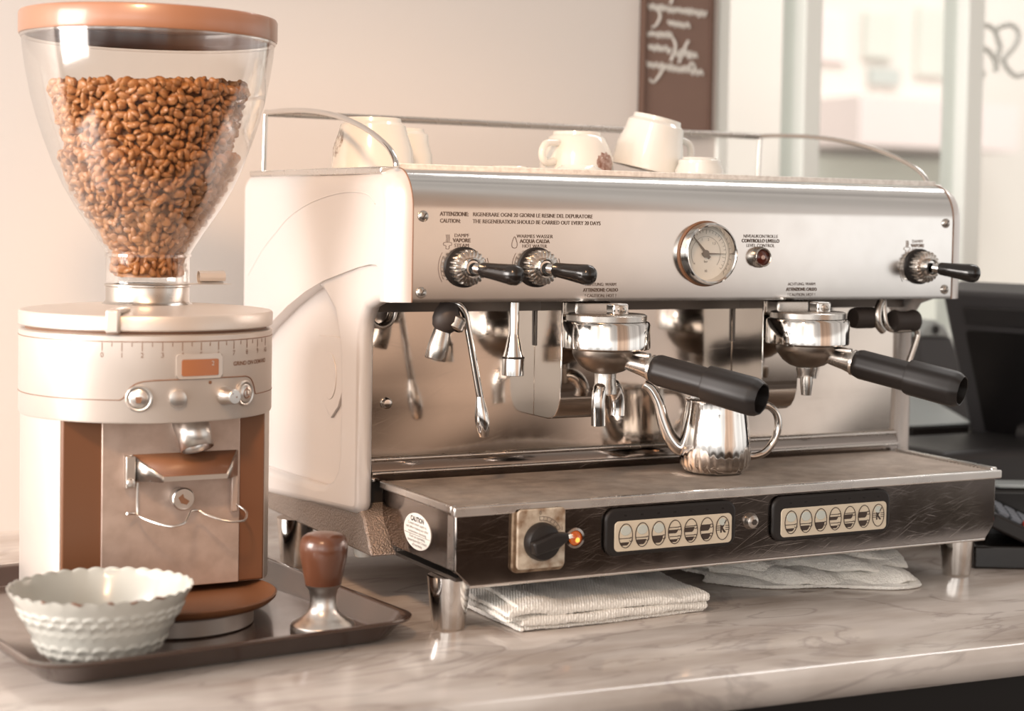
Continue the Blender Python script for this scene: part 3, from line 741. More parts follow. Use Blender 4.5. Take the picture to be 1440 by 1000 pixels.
# sticker
Ts = frame((0.0, 0.0985, 0.0980), (-1, 0, 0), (0, -1, 0))
st = obj('caution_sticker', MB().prism(ellipse(0, 0, 0.0365, 0.0200, 40), -0.0002, 0.0003, 'z', Ts), 'sticker', ma)
mb = MB()
text(mb, 'CAUTION', 0.0075, Ts @ Matrix.Translation((0, 0.0105, 0.0002)), 'CENTER', 0.036, 0.0003)
for k, s in enumerate(('Connect water supply to', 'unit before making any other', 'connections operating')):
    text(mb, s, 0.0046, Ts @ Matrix.Translation((0, 0.0060 - 0.0044 * k, 0.0002)), 'CENTER', (0.050, 0.060, 0.048)[k])
mb.box(-0.034, -0.0045, 0.0003, 0.034, -0.0041, 0.0005, Ts)
for k, s in enumerate(('Flush jet operating', 'temperature after 2 hours', 'of inactivity')):
    text(mb, s, 0.0046, Ts @ Matrix.Translation((0, -0.0082 - 0.0043 * k, 0.0002)), 'CENTER', (0.042, 0.052, 0.026)[k])
obj('sticker_text', mb, 'ink_dark', st, flat=True)

# groups
GX = (0.2276, 0.5115); GY = 0.09
def group(cx):
    t = Matrix.Translation((cx, GY, 0))
    bp = rrect(0, 0, 1, 1, 0.1)
    prof = [(0.215, 0.3325), (0.150, 0.3325)] + arcpts(0.150 + 0.032, 0.2055 + 0.034, 0.034, 180, 262, 10)
    prof = [(0.2145, 0.3480), (0.1470, 0.3480), (0.1465, 0.245), (0.1475, 0.232), (0.1520, 0.220), (0.1590, 0.2115), (0.1680, 0.2070), (0.178, 0.2055), (0.2145, 0.2055)]
    gb = obj('group_body', MB().prism(prof, cx - 0.0275, cx + 0.0275, 'x'), 'splash', ma, bevel=0.0012)
    obj('body_slot', MB().box(cx - 0.0282, 0.2095, 0.290, cx - 0.0272, 0.2140, 0.336), 'valance', gb)
    gh = obj('group_head', MB().lathe([(0.0445, 0.2950), (0.0495, 0.2950), (0.0510, 0.2965), (0.0510, 0.3235), (0.0490, 0.3262), (0.0440, 0.3275), (0.0, 0.3275)], 72, t), 'chrome', ma)
    obj('group_flange', MB().lathe([(0.0465, 0.3272), (0.0465, 0.3335), (0.0440, 0.3350), (0.0, 0.3350)], 60, t), 'dull_chrome', gh)
    obj('neck', MB().box(cx - 0.024, GY + 0.030, 0.3285, cx + 0.024, 0.1485, 0.3475), 'dull_chrome', gh, bevel=0.003)
    cl = obj('clamp_block', MB().box(cx - 0.009, GY - 0.032, 0.3345, cx + 0.011, GY - 0.014, 0.3478), 'chrome', gh, bevel=0.002)
    obj('clamp_screw', MB().lathe([(0.0052, 0), (0.0050, 0.002), (0.002, 0.0025), (0.0018, 0.001), (0, 0.001)], 20, FRONT(cx + 0.002, GY - 0.032, 0.3412)), 'dull_chrome', cl)
for cx in GX: group(cx)

# wands and nozzle
WYD = 0.12
sw = obj('steam_wand', MB().tube(smooth_path([(0.052, 0.125, 0.347), (0.0565, 0.121, 0.3445), (0.0625, WYD, 0.336), (0.0660, WYD, 0.3230), (0.0735, WYD, 0.2885), (0.0810, WYD, 0.2520), (0.0835, WYD, 0.240)], 6), 0.0041, 14), 'chrome', ma)
d = Vector((0.0060, 0, -0.045)).normalized()
obj('wand_tip', MB().lathe([(0.0041, 0.0), (0.0048, 0.004), (0.0060, 0.010), (0.0078, 0.020), (0.0082, 0.028), (0.0072, 0.038), (0.0052, 0.0455), (0.0038, 0.0465), (0, 0.0468)], 24, frame((0.0830, WYD, 0.2415), d)), 'chrome', sw)
bj = obj('ball_joint', MB().lathe([(0, -0.017), (0.008, -0.0155), (0.0135, -0.010), (0.0155, -0.002), (0.0150, 0.006), (0.0120, 0.0125), (0.0105, 0.018), (0, 0.018)], 28, frame((0.0440, 0.128, 0.329), (0.25, 0, 1))), 'rubber', sw)
obj('joint_collar', MB().lathe([(0.0095, -0.016), (0.0125, -0.014), (0.0125, -0.003), (0.010, 0.0)], 24, frame((0.0560, 0.124, 0.332), (0.5, 0, 1))), 'dull_chrome', bj)
obj('wand_grip', MB().lathe([(0, 0), (0.0095, 0), (0.0105, 0.008), (0.0118, 0.018), (0.0120, 0.033), (0.0110, 0.0345), (0.0, 0.0345)], 28, frame((0.0405, 0.130, 0.3165), (-0.26, 0, -1))), 'dull_chrome', sw)
hn = obj('hot_water_nozzle', MB().lathe([(0.0060, 0.347), (0.0060, 0.3115), (0.0068, 0.3080), (0.0100, 0.2930), (0.0122, 0.2855), (0.0125, 0.2840), (0.0128, 0.2645), (0.0115, 0.2640), (0.0110, 0.2700), (0, 0.27)], 36, Matrix.Translation((0.1242, WYD, 0))), 'chrome', ma)
obj('nozzle_band', MB().lathe([(0.0123, 0.2858), (0.0129, 0.2852), (0.0129, 0.2838), (0.0125, 0.2832)], 36, Matrix.Translation((0.1242, WYD, 0))), 'valance', hn)
rw = obj('steam_wand', MB().tube(smooth_path([(0.655, 0.125, 0.347), (0.654, 0.122, 0.330), (0.657, WYD, 0.314), (0.668, WYD, 0.3085), (0.690, WYD, 0.3085), (0.7035, WYD, 0.3085), (0.7085, WYD, 0.3020), (0.7050, WYD, 0.2900), (0.6960, WYD, 0.2680), (0.6860, WYD, 0.2420), (0.682, WYD, 0.231)], 6), 0.0042, 12), 'dull_chrome', ma)
obj('wand_grip', MB().lathe([(0, 0), (0.0135, 0), (0.0145, 0.004), (0.0125, 0.012), (0.0125, 0.026), (0.0145, 0.034), (0.0135, 0.038), (0, 0.038)], 28, frame((0.6660, WYD, 0.3195), (1, 0, 0))), 'rubber', rw)
obj('ball_joint', MB().lathe([(0, 0), (0.0125, 0), (0.0135, 0.006), (0.0135, 0.030), (0.0125, 0.036), (0, 0.036)], 24, frame((0.609, 0.128, 0.3235), (1, 0, 0))), 'rubber', rw)
obj('joint_collar', MB().tube(smooth_path([(0.648, 0.121, 0.345), (0.640, 0.117, 0.332), (0.641, 0.116, 0.316), (0.650, 0.118, 0.3075)], 5), 0.0052, 12), 'dull_chrome', rw)

# ------------------------------------------------------------------ portafilters
def portafilter(cx, double, label):
    p = thing('portafilter', (cx, GY, 0.2750), label, 'portafilter', 'portafilters locked into the machine')
    t = Matrix.Translation((cx, GY, 0))
    h = Vector((math.sin(math.radians(30)), -math.cos(math.radians(30)), 0)); lat = Vector((math.cos(math.radians(30)), math.sin(math.radians(30)), 0))
    obj('filter_bowl', MB().lathe([(0.0375, 0.2945), (0.0385, 0.2935), (0.0385, 0.2890), (0.0365, 0.2840), (0.0300, 0.2755), (0.0215, 0.2695), (0.0125, 0.2665), (0.0, 0.2660)], 60, t), 'bronze', p)
    axis = (h + Vector((0, 0, -0.185))).normalized()
    base = Vector((cx, GY, 0.2815)) + h * 0.030
    F = frame(base, axis)
    obj('neck', MB().lathe([(0.0085, -0.004), (0.0100, 0.004), (0.0118, 0.020), (0.0140, 0.030), (0.0155, 0.031), (0.0155, 0.0345), (0.0135, 0.0355)], 32, F), 'dull_chrome', p)
    obj('neck_rib', MB().tube([F @ Vector((0, 0.006, -0.002)), F @ Vector((0, 0.0115, 0.012)), F @ Vector((0, 0.0135, 0.027))], [0.003, 0.0035, 0.003], 10), 'dull_chrome', p)
    def oct_(r, z, a): return (r * (1 + 0.018 * math.cos(8 * a)), z)
    hd = obj('handle', MB().lathe([(0, 0.0350), (0.0150, 0.0350), (0.0165, 0.0370), (0.0178, 0.0420), (0.0178, 0.1010), (0.0184, 0.1035)], 64, F, oct_), 'black', p)
    obj('handle_end', MB().lathe([(0.0170, 0.1025), (0.0205, 0.1035), (0.0212, 0.1060), (0.0216, 0.1600), (0.0206, 0.1655), (0.0172, 0.1715), (0.0160, 0.1710), (0.0150, 0.1600), (0.0, 0.1590)], 64, F, oct_), 'black', hd)
    if double:
        sp = MB(); sp.lathe([(0.0125, 0.2670), (0.0125, 0.2540), (0.0140, 0.2500), (0.0140, 0.2430), (0.0, 0.2420)], 32, t)
        s = obj('spout', sp, 'dull_chrome', p)
        for sg_ in (-1, 1):
            P = [Vector((cx, GY, 0.2475)) + lat * (sg_ * a) + Vector((0, 0, b)) for a, b in ((0.003, 0.0), (0.012, 0.004), (0.0215, 0.001), (0.0275, -0.009), (0.0290, -0.022), (0.0285, -0.032))]
            if sg_ < 0: P = [Vector((cx, GY, 0.2475)) + lat * (-a) + Vector((0, 0, b)) for a, b in ((0.003, 0.0), (0.010, 0.001), (0.014, -0.006), (0.0150, -0.018), (0.0140, -0.032), (0.0135, -0.040))]
            obj('spout_lip', MB().tube(smooth_path(P, 5), 0.0088 if sg_ > 0 else 0.0082, 16), 'chrome', s)
    else:
        s = obj('spout', MB().lathe([(0.0130, 0.2670), (0.0130, 0.2630), (0.0118, 0.2600), (0.0118, 0.2530), (0.0, 0.2520)], 32, t), 'dull_chrome', p)
        for a, b, z1 in ((-0.006, -0.004, 0.2330), (0.008, 0.006, 0.2420)):
            q = Vector((cx, GY, 0)) + lat * a
            obj('spout_lip', MB().tube([(q.x, q.y + b, 0.2560), (q.x, q.y + b, 0.2480), (q.x, q.y + b, z1)], [0.0070, 0.0078, 0.0060], 18), 'dull_chrome', s)
    return p
portafilter(GX[0], True, 'black handled double spout portafilter in the left group, above the steel pitcher')
portafilter(GX[1], False, 'black handled short spout portafilter in the right group')

# ------------------------------------------------------------------ pitcher
PX, PY, PZ = 0.398, 0.1175, 0.1405
pi_ = thing('milk_pitcher', (PX, PY, PZ), 'shiny steel pitcher with a goose neck spout on the drip tray', 'pitcher')
def flut(r, z, a): 
    w = max(0.0, 1 - abs((z - 0.010) / 0.016))
    return (r * (1 + 0.022 * w * math.cos(28 * a + 180 * z)), z)
prof = [(0, 0.0), (0.0330, 0.0), (0.0375, 0.0025), (0.0415, 0.010), (0.0432, 0.022), (0.0428, 0.036), (0.0408, 0.055), (0.0385, 0.072), (0.0370, 0.085), (0.0374, 0.0875), (0.0366, 0.0880), (0.0360, 0.085), (0.0395, 0.055), (0.0415, 0.030), (0.0390, 0.006), (0, 0.004)]
obj('body', MB().lathe(prof, 168, Matrix.Translation((PX, PY, PZ)), flut), 'chrome', pi_)
sd = Vector((-0.80, 0.42, 0)).normalized()
P = [Vector((PX, PY, PZ)) + sd * a + Vector((0, 0, b)) for a, b in ((0.036, 0.028), (0.0455, 0.030), (0.0560, 0.043), (0.0640, 0.062), (0.0700, 0.082), (0.0790, 0.098), (0.0880, 0.104))]
P = smooth_path(P, 5)
obj('spout', MB().tube(P, [0.0105 - 0.0050 * k / (len(P) - 1) for k in range(len(P))], 16), 'chrome', pi_)
hdv = Vector((0.87, -0.12, 0)).normalized()
P = [Vector((PX, PY, PZ)) + hdv * a + Vector((0, 0, b)) for a, b in ((0.040, 0.018), (0.052, 0.0165), (0.067, 0.021), (0.079, 0.034), (0.085, 0.052), (0.082, 0.068), (0.071, 0.078), (0.055, 0.080), (0.037, 0.078))]
obj('handle', MB().tube(smooth_path(P, 5), 0.0046, 14), 'chrome', pi_)
q = Vector((PX, PY, PZ + 0.018)) + hdv * 0.0425
obj('handle_bracket', MB().box(-0.0075, -0.0085, -0.001, 0.0075, 0.0085, 0.0025, frame(q, hdv, (0, 0, 1))), 'dull_chrome', pi_, bevel=0.0015)

# ------------------------------------------------------------------ serving tray
u = Vector((math.cos(math.radians(6.5)), math.sin(math.radians(6.5)), 0)); v = Vector((-u.y, u.x, 0))
TC = Vector((-0.2595, 0.224, 0.0))
Tt = Matrix((u, v, Vector((0, 0, 1)))).transposed().to_4x4(); Tt.translation = TC
def tray_ring(hw, hl, r, z): return [Tt @ Vector((x, y, z)) for x, y in rrect(-hw, -hl, hw, hl, r, 8)]
rows = [tray_ring(0.176, 0.219, 0.030, 0.0005), tray_ring(0.183, 0.226, 0.035, 0.0035), tray_ring(0.1955, 0.2385, 0.042, 0.0195), tray_ring(0.2035, 0.2465, 0.046, 0.0225),
        tray_ring(0.2040, 0.2470, 0.046, 0.0250), tray_ring(0.2010, 0.2440, 0.045, 0.0262), tray_ring(0.1930, 0.2360, 0.042, 0.0235), tray_ring(0.1815, 0.2245, 0.035, 0.0070), tray_ring(0.1750, 0.2180, 0.030, 0.0045)]
mb = MB(); mb.grid(rows, closed_v=True); n = len(rows[0]); k = len(rows)
mb.f.append(tuple(reversed(range(n)))); mb.f.append(tuple((k - 1) * n + i for i in range(n)))
tag(obj('serving_tray', mb, 'tray', sharp=50), 'dark brown plastic serving tray under the coffee grinder', 'tray')
TZ = 0.0047

# ------------------------------------------------------------------ grinder
GA = Vector((-0.25, 0.275, 0)); GR = 0.1355
gr = thing('coffee_grinder', (GA.x, GA.y, TZ), 'tall silver electric coffee grinder with a clear bean hopper standing on the tray', 'coffee grinder')
t = Matrix.Translation(GA)
FA = -PI / 2     # front angle
def on_head(phi, z, r=GR):
    """frame on the cylindrical head, phi in degrees to the right of the front"""
    a = FA + math.radians(phi); nrm = Vector((math.cos(a), math.sin(a), 0))
    return frame(GA + nrm * r + Vector((0, 0, z)), nrm, Vector((-nrm.y, nrm.x, 0)))
# base & dish
bc = Vector((-0.243, 0.178, 0))
base = obj('pedestal', MB().lathe([(0, TZ), (0.079, TZ), (0.081, TZ + 0.0015), (0.081, 0.022), (0.079, 0.0245), (0, 0.0245)], 64, Matrix.Translation(bc)), 'gr_silver', gr)
obj('rear_foot', MB().box(-0.33, 0.27, TZ, -0.17, 0.36, 0.034), 'gr_dark', gr, bevel=0.004)
obj('catch_dish', MB().lathe([(0, 0.0250), (0.088, 0.0250), (0.099, 0.028), (0.1045, 0.033), (0.1055, 0.0365), (0.1035, 0.0375), (0.098, 0.0345), (0.088, 0.0315), (0, 0.0312)], 72, Matrix.Translation(bc)), 'gr_dark', gr)
# body : cylinder cut flat at the front
def chord_plan(r, half, n=40):
    a0 = math.radians(half)
    return [(GA.x + r * math.cos(FA + a0 + (2 * PI - 2 * a0) * k / n), GA.y + r * math.sin(FA + a0 + (2 * PI - 2 * a0) * k / n)) for k in range(n + 1)]
body = obj('body', MB().prism(chord_plan(0.1335, 56), 0.0385, 0.226, 'z'), 'gr_silver', gr)
yf = GA.y - 0.1335 * math.cos(math.radians(56))
obj('dark_front', MB().box(GA.x - 0.1095, yf - 0.0035, 0.0390, GA.x + 0.1095, yf + 0.01, 0.2255), 'gr_dark', body, bevel=0.002)
obj('centre_plate', MB().box(-0.3190, yf - 0.0065, 0.0390, -0.1695, yf - 0.003, 0.2255), 'gr_plate', body, bevel=0.001)
# head
head = obj('head', MB().lathe([(0, 0.2220), (0.128, 0.2220), (GR - 0.001, 0.2230), (GR, 0.2250), (GR, 0.3130), (GR - 0.002, 0.3145), (0.11, 0.3145)], 96, t), 'gr_silver', gr)
obj('dark_groove', MB().lathe([(0.129, 0.3140), (0.129, 0.3185)], 80, t), 'gr_line', head)
obj('grinder_lid', MB().lathe([(0.12, 0.3180), (0.1345, 0.3180), (GR + 0.0005, 0.3192), (GR + 0.0005, 0.3320), (0.1345, 0.3340), (0.128, 0.3350), (0.10, 0.3375), (0.06, 0.3400), (0.04, 0.3405)], 96, t), 'gr_silver', gr)
# ring line under lid and lower line
def ring_line(mb, z, p0, p1, r=0.0005, R=GR):
    mb.tube([(GA.x + R * math.cos(FA + math.radians(p)), GA.y + R * math.sin(FA + math.radians(p)), z) for p in [p0 + (p1 - p0) * k / 60 for k in range(61)]], r, 6)
ln = MB(); ring_line(ln, 0.3075, -150, 150); ring_line(ln, 0.2470, -150, -27); ring_line(ln, 0.2470, 42, 150)
# capsule outline round the buttons
cap_pts = []
for ph, z in [(-27, 0.2470), (-25, 0.2500), (-22.5, 0.2595), (-18.5, 0.2655), (-12, 0.2675)] + [(-12 + 46 * k / 20, 0.2675 + 0.0010 * math.sin(PI * k / 20)) for k in range(1, 21)] + [(37.5, 0.2645), (40, 0.2570), (41.2, 0.2490), (42, 0.2470)]:
    a = FA + math.radians(ph); cap_pts.append((GA.x + GR * math.cos(a), GA.y + GR * math.sin(a), z))
ln.tube(smooth_path(cap_pts, 3), 0.0007, 6)
obj('groove_lines', ln, 'gr_line', head)
mk = MB()
for k in range(0, 21):
    ph = -34.7 + 8.65 * k / 2; T = on_head(ph, 0.3065)
    mk.box(-0.00035, -0.0085 if k % 2 == 0 else -0.004, 0.0001, 0.00035, 0, 0.0003, T)
    if k % 2 == 0: text(mk, str(k // 2), 0.0075, on_head(ph, 0.2912), 'CENTER')
Tg = on_head(24.5, 0.2805)
def bendg(vv, p0=25.5, z0=0.2800):
    a = FA + math.radians(p0) + vv.x / GR; r = GR + 0.0003
    return (GA.x + r * math.cos(a), GA.y + r * math.sin(a), z0 + vv.y)
text(mk, 'GRIND ON DEMAND', 0.0062, None, 'LEFT', 0.062, 0.0001, bendg)
obj('scale_marks', mk, 'gr_line', head, flat=True)
# display
def curved_plate(p0, p1, z0, z1, r0, r1, rad, n=14):
    """rounded rectangle wrapped on the head"""
    w = math.radians(p1 - p0) * GR; P = rrect(0, z0, w, z1, rad, 5); vs = []; 
    m = MB(); nn = len(P)
    for r in (r0, r1):
        for x, z in P:
            a = FA + math.radians(p0) + x / GR; vs.append((GA.x + r * math.cos(a), GA.y + r * math.sin(a), z))
    fs = [tuple(range(nn)), tuple(reversed(range(nn, 2 * nn)))] + [(i, nn + i, nn + (i + 1) % nn, (i + 1) % nn) for i in range(nn)]
    # split large caps into quads strips to follow the curve
    m.add(vs, fs[2:])
    half = nn // 2
    order = list(range(nn))
    top = [i for i in range(6, 18)]
    m.add(vs, [])
    cxs = sorted(range(nn), key=lambda i: P[i][0])
    cols = {}
    for i in range(nn): cols.setdefault(round(P[i][0], 6), []).append(i)
    xs = sorted(cols)
    # extra interior columns
    lo = lambda x: z0 + rad - math.sqrt(max(0, rad ** 2 - max(0, rad - x, x - (w - rad)) ** 2))
    hi = lambda x: z1 - rad + math.sqrt(max(0, rad ** 2 - max(0, rad - x, x - (w - rad)) ** 2))
    grid = []
    N = 24
    for k in range(N + 1):
        x = w * k / N; a = FA + math.radians(p0) + x / GR
        grid.append([(GA.x + r1 * math.cos(a), GA.y + r1 * math.sin(a), z) for z in (lo(x), hi(x))])
    m.grid(grid)
    return m
dp = obj('display_bezel', curved_plate(-2.8, 19.0, 0.2685, 0.2945, GR - 0.001, GR + 0.0016, 0.004), 'gr_silver', head)
obj('display', curved_plate(-0.6, 16.8, 0.2715, 0.2890, GR + 0.0010, GR + 0.0022, 0.002), 'display', dp)
mb = MB(); text(mb, '2', 0.007, on_head(13.8, 0.2822, GR + 0.0024), 'CENTER'); obj('digits', mb, 'gr_silver', dp, flat=True)
# buttons
for ph, z, cup in ((-18.6, 0.2490, True), (33.0, 0.2495, False)):
    T = on_head(ph, z, GR - 0.001)
    b = obj('push_button', MB().lathe([(0.0138, 0), (0.0138, 0.0022), (0.0125, 0.0035), (0.0108, 0.0030), (0.0104, 0.0012), (0.0100, 0.0030), (0.0085, 0.0042), (0, 0.0044)], 48, T), 'brushed', head)
    mb = MB()
    if cup: mb.prism([(-0.0035, 0.002), (0.003, 0.002), (0.0022, -0.0045), (-0.0027, -0.0045)], 0.0044, 0.0048, 'z', T); mb.tube([T @ Vector(p) for p in ((0.0028, 0.001, 0.0047), (0.0045, 0.0005, 0.0047), (0.0026, -0.002, 0.0047))], 0.0004, 5)
    else:
        mb.tube([T @ Vector((0.005 * math.cos(a), 0.005 * math.sin(a), 0.0046)) for a in [0.5 + 5.2 * k / 20 for k in range(21)]], 0.0005, 5)
        mb.tube([T @ Vector((0, -0.002, 0.0046)), T @ Vector((0, 0.0068, 0.0046))], 0.0005, 5)
    obj('button_symbol', mb, 'gr_line', b)
T = on_head(-2.2, 0.2485, GR - 0.001)
obj('small_button', MB().lathe([(0.0095, 0), (0.0095, 0.003), (0.0088, 0.0050), (0.006, 0.0058), (0, 0.006)], 36, T), 'brushed', head)
T = on_head(20.5, 0.2490, GR - 0.001)
tk = obj('timer_knob', MB().lathe([(0.0098, 0), (0.0098, 0.005), (0.0080, 0.009), (0.0080, 0.0185), (0.0072, 0.0195), (0, 0.0197)], 36, T), 'brushed', head)
obj('knob_dots', MB().box(0.001, -0.001, 0.0196, 0.0026, 0.0006, 0.02, T).box(-0.0035, 0.003, 0.0196, -0.0025, 0.004, 0.02, T).lathe([(0, 0.001), (0.0018, 0.001), (0.0018, 0.0016), (0, 0.0016)], 12, on_head(13.0, 0.2640, GR - 0.001)), 'gr_line', tk)
# lid catch
T = on_head(-29.5, 0.326, GR + 0.0006)
obj('lid_catch', MB().box(-0.0070, -0.0095, -0.003, 0.0070, 0.0145, 0.0075, T).box(-0.0070, 0.0100, -0.040, 0.0070, 0.0150, 0.004, T), 'gr_silver', gr, bevel=0.002)
# neck & hopper
obj('chrome_neck', MB().lathe([(0.050, 0.3395), (0.0465, 0.3420), (0.0450, 0.3440), (0.0450, 0.3590), (0.0462, 0.3600), (0.0462, 0.3618), (0.036, 0.3620)], 64, t), 'dull_chrome', gr)
H = [(0.0450, 0.3632), (0.0450, 0.3945), (0.0475, 0.3990), (0.0600, 0.4190), (0.0790, 0.4475), (0.0905, 0.4680), (0.1010, 0.4915), (0.1110, 0.5180), (0.1190, 0.5430), (0.1248, 0.5650), (0.1300, 0.5920), (0.1335, 0.6150), (0.1350, 0.6360)]
hop = obj('hopper', MB().lathe(H, 96, t), 'hopper', gr)
obj('hopper_rim', MB().lathe([(0.1350, 0.6270), (0.1362, 0.6280), (0.1362, 0.6300), (0.1350, 0.6310)], 96, t), 'hopper', hop)
0 and obj('inner_funnel', MB().lathe([(0.0950, 0.5300), (0.1040, 0.5600), (0.1085, 0.5935), (0.1255, 0.5965)], 72, t), 'hopper', hop)
obj('hopper_collar', MB().lathe([(0.0455, 0.3915), (0.0466, 0.3925), (0.0466, 0.3950), (0.0455, 0.3960)], 64, t), 'hopper', hop)
obj('hopper_lid', MB().lathe([(0.1310, 0.6300), (0.1372, 0.6305), (0.1378, 0.6325), (0.1378, 0.6520), (0.1365, 0.6548), (0.1320, 0.6560), (0, 0.6565), (0, 0.6500), (0.1310, 0.6480)], 96, t), 'lid', gr)
sl = obj('slide_gate', MB().box(GA.x - 0.030, GA.y - 0.030, 0.3622, GA.x + 0.086, GA.y - 0.002, 0.3630), 'brushed', gr, label='thin steel gate under the hopper')
obj('gate_grip', MB().prism(arcpts(GA.y - 0.016, 0.3700, 0.0072, -90, 215, 20) + list(reversed(arcpts(GA.y - 0.016, 0.3700, 0.0060, -90, 215, 20))), GA.x + 0.052, GA.x + 0.081, 'x'), 'gr_silver', sl)
# chute and portafilter fork
yp = yf - 0.0065
ct = obj('grounds_chute', MB().tube([(-0.2265, yp + 0.006, 0.2215), (-0.2255, yp - 0.014, 0.2080), (-0.2235, yp - 0.022, 0.1905)], [0.0190, 0.0185, 0.0175], 28, cap=False), 'brushed', gr)
ct.modifiers.new('solid', 'SOLIDIFY').thickness = 0.0012
fk = obj('holder_fork', MB().box(-0.2900, yp - 0.004, 0.1560, -0.1740, yp - 0.0002, 0.1850), 'brushed', gr, bevel=0.001)
mb = MB()
mb.add([(-0.2880, yp - 0.004, 0.1850), (-0.1750, yp - 0.004, 0.1850), (-0.1950, yp - 0.032, 0.1640), (-0.2620, yp - 0.032, 0.1640)], [(0, 1, 2, 3)])
obj('fork_trough', mb, 'gr_dark', fk).modifiers.new('solid', 'SOLIDIFY').thickness = 0.0015
mb = MB()
mb.add([(-0.2880, yp - 0.004, 0.1850), (-0.2620, yp - 0.032, 0.1640), (-0.2620, yp - 0.032, 0.1580), (-0.2880, yp - 0.004, 0.1570)], [(0, 1, 2, 3)])
mb.add([(-0.1750, yp - 0.004, 0.1850), (-0.1950, yp - 0.032, 0.1640), (-0.1950, yp - 0.032, 0.1580), (-0.1750, yp - 0.004, 0.1570)], [(0, 3, 2, 1)])
mb.box(-0.2630, yp - 0.034, 0.1590, -0.1940, yp - 0.031, 0.1640)
obj('fork_cheek', mb, 'brushed', fk).modifiers.new('solid', 'SOLIDIFY').thickness = 0.0016
obj('hinge_plate', MB().box(-0.2960, yp - 0.010, 0.1500, -0.2860, yp - 0.0002, 0.1840).lathe([(0.0048, 0), (0.0048, 0.003), (0, 0.0045)], 20, FRONT(-0.2915, yp - 0.010, 0.156)), 'brushed', fk, bevel=0.0008)
wr = MB()
wr.tube(smooth_path([(-0.2840, yp - 0.010, 0.1560), (-0.2840, yp - 0.010, 0.1250), (-0.2820, yp - 0.018, 0.1205), (-0.2720, yp - 0.034, 0.1165), (-0.2580, yp - 0.046, 0.1135), (-0.2440, yp - 0.044, 0.1155), (-0.2360, yp - 0.032, 0.1200), (-0.2300, yp - 0.022, 0.1235), (-0.2210, yp - 0.018, 0.1235), (-0.2120, yp - 0.026, 0.1190), (-0.1960, yp - 0.040, 0.1140), (-0.1780, yp - 0.040, 0.1135), (-0.1690, yp - 0.022, 0.1190), (-0.1740, yp - 0.010, 0.1250), (-0.1760, yp - 0.006, 0.1300), (-0.1770, yp - 0.006, 0.1600)], 5), 0.0013, 8)
wr.tube([(-0.2860, yp - 0.008, 0.1230), (-0.2960, yp - 0.014, 0.1245)], 0.0016, 8)
obj('fork_wire', wr, 'brushed', fk)
obj('wire_post', MB().box(-0.1810, yp - 0.008, 0.1180, -0.1740, yp - 0.0002, 0.1570), 'gr_plate', fk, bevel=0.001)
T = FRONT(-0.2365, yp, 0.1365)
bo = obj('fork_boss', MB().lathe([(0.0105, 0), (0.0110, 0.006), (0.0122, 0.013), (0.0122, 0.0165), (0.0110, 0.0178), (0, 0.018)], 36, T), 'brushed', fk)
obj('boss_mark', MB().prism([(-0.006, 0.002), (-0.001, 0.006), (0.0, 0.002), (0.006, -0.002), (0.003, -0.006), (-0.003, -0.004)], 0.018, 0.0184, 'z', T), 'gr_line', bo)
# power cord stub bump at the rear left out (hidden)

# coffee beans (one object: nobody could count them)
def bean_mb():
    m = MB(); rnd = random.Random(3)
    nu, nv = 8, 6
    def one(c, R, s):
        vs = []; fs = []
        for i in range(nv + 1):
            th = PI * i / nv
            for j in range(nu):
                ph = 2 * PI * j / nu
                x = math.sin(th) * math.cos(ph) * 0.0052; y = math.cos(th) * 0.0072; z = math.sin(th) * math.sin(ph) * 0.0042
                if z > 0.0005: z *= 0.72; z -= 0.0011 * math.exp(-(x / 0.0012) ** 2)
                vs.append(c + R @ Vector((x, y, z)) * s)
        for i in range(nv):
            for j in range(nu):
                j2 = (j + 1) % nu
                fs.append((i * nu + j, i * nu + j2, (i + 1) * nu + j2, (i + 1) * nu + j))
        m.add(vs, fs)
    def rad(z):
        for (r0, z0), (r1, z1) in zip(H, H[1:]):
            if z0 <= z <= z1: return r0 + (r1 - r0) * (z - z0) / (z1 - z0)
        return H[0][0]
    from mathutils import Euler
    z = 0.3775
    while z < 0.578:
        R = rad(z) - 0.0108 if z > 0.40 else 0.0365
        if z > 0.505: R = min(R, 0.0905 + (z - 0.53) * 0.28)
        n = int(2 * PI * R / 0.0088)
        for k in range(n):
            a = 2 * PI * (k + rnd.uniform(-0.35, 0.35)) / n; r = R - rnd.uniform(0, 0.004)
            one(GA + Vector((r * math.cos(a), r * math.sin(a), z + rnd.uniform(-0.003, 0.003))), Euler((rnd.uniform(0, 6), rnd.uniform(0, 6), rnd.uniform(0, 6))).to_matrix(), rnd.uniform(0.85, 1.15))
        z += 0.0062
    for k in range(420):
        a = rnd.uniform(0, 2 * PI); r = 0.100 * math.sqrt(rnd.random())
        one(GA + Vector((r * math.cos(a), r * math.sin(a), 0.5765 + rnd.uniform(-0.003, 0.004) + 0.004 * math.cos(a))), Euler((rnd.uniform(0, 6), rnd.uniform(0, 6), rnd.uniform(0, 6))).to_matrix(), rnd.uniform(0.85, 1.15))
    # dense core of the heap
    m.lathe([(0, 0.3700), (0.0330, 0.3700), (0.0330, 0.396)] + [(r - 0.017, z) for r, z in H[3:7]] + [(0.079, 0.505), (0.079, 0.530), (0.086, 0.560), (0.090, 0.571), (0, 0.5735)], 48, t)
    return m
tag(obj('coffee_beans', bean_mb(), 'bean', sharp=80), 'heap of roasted coffee beans filling the clear grinder hopper', 'coffee beans', kind='stuff')

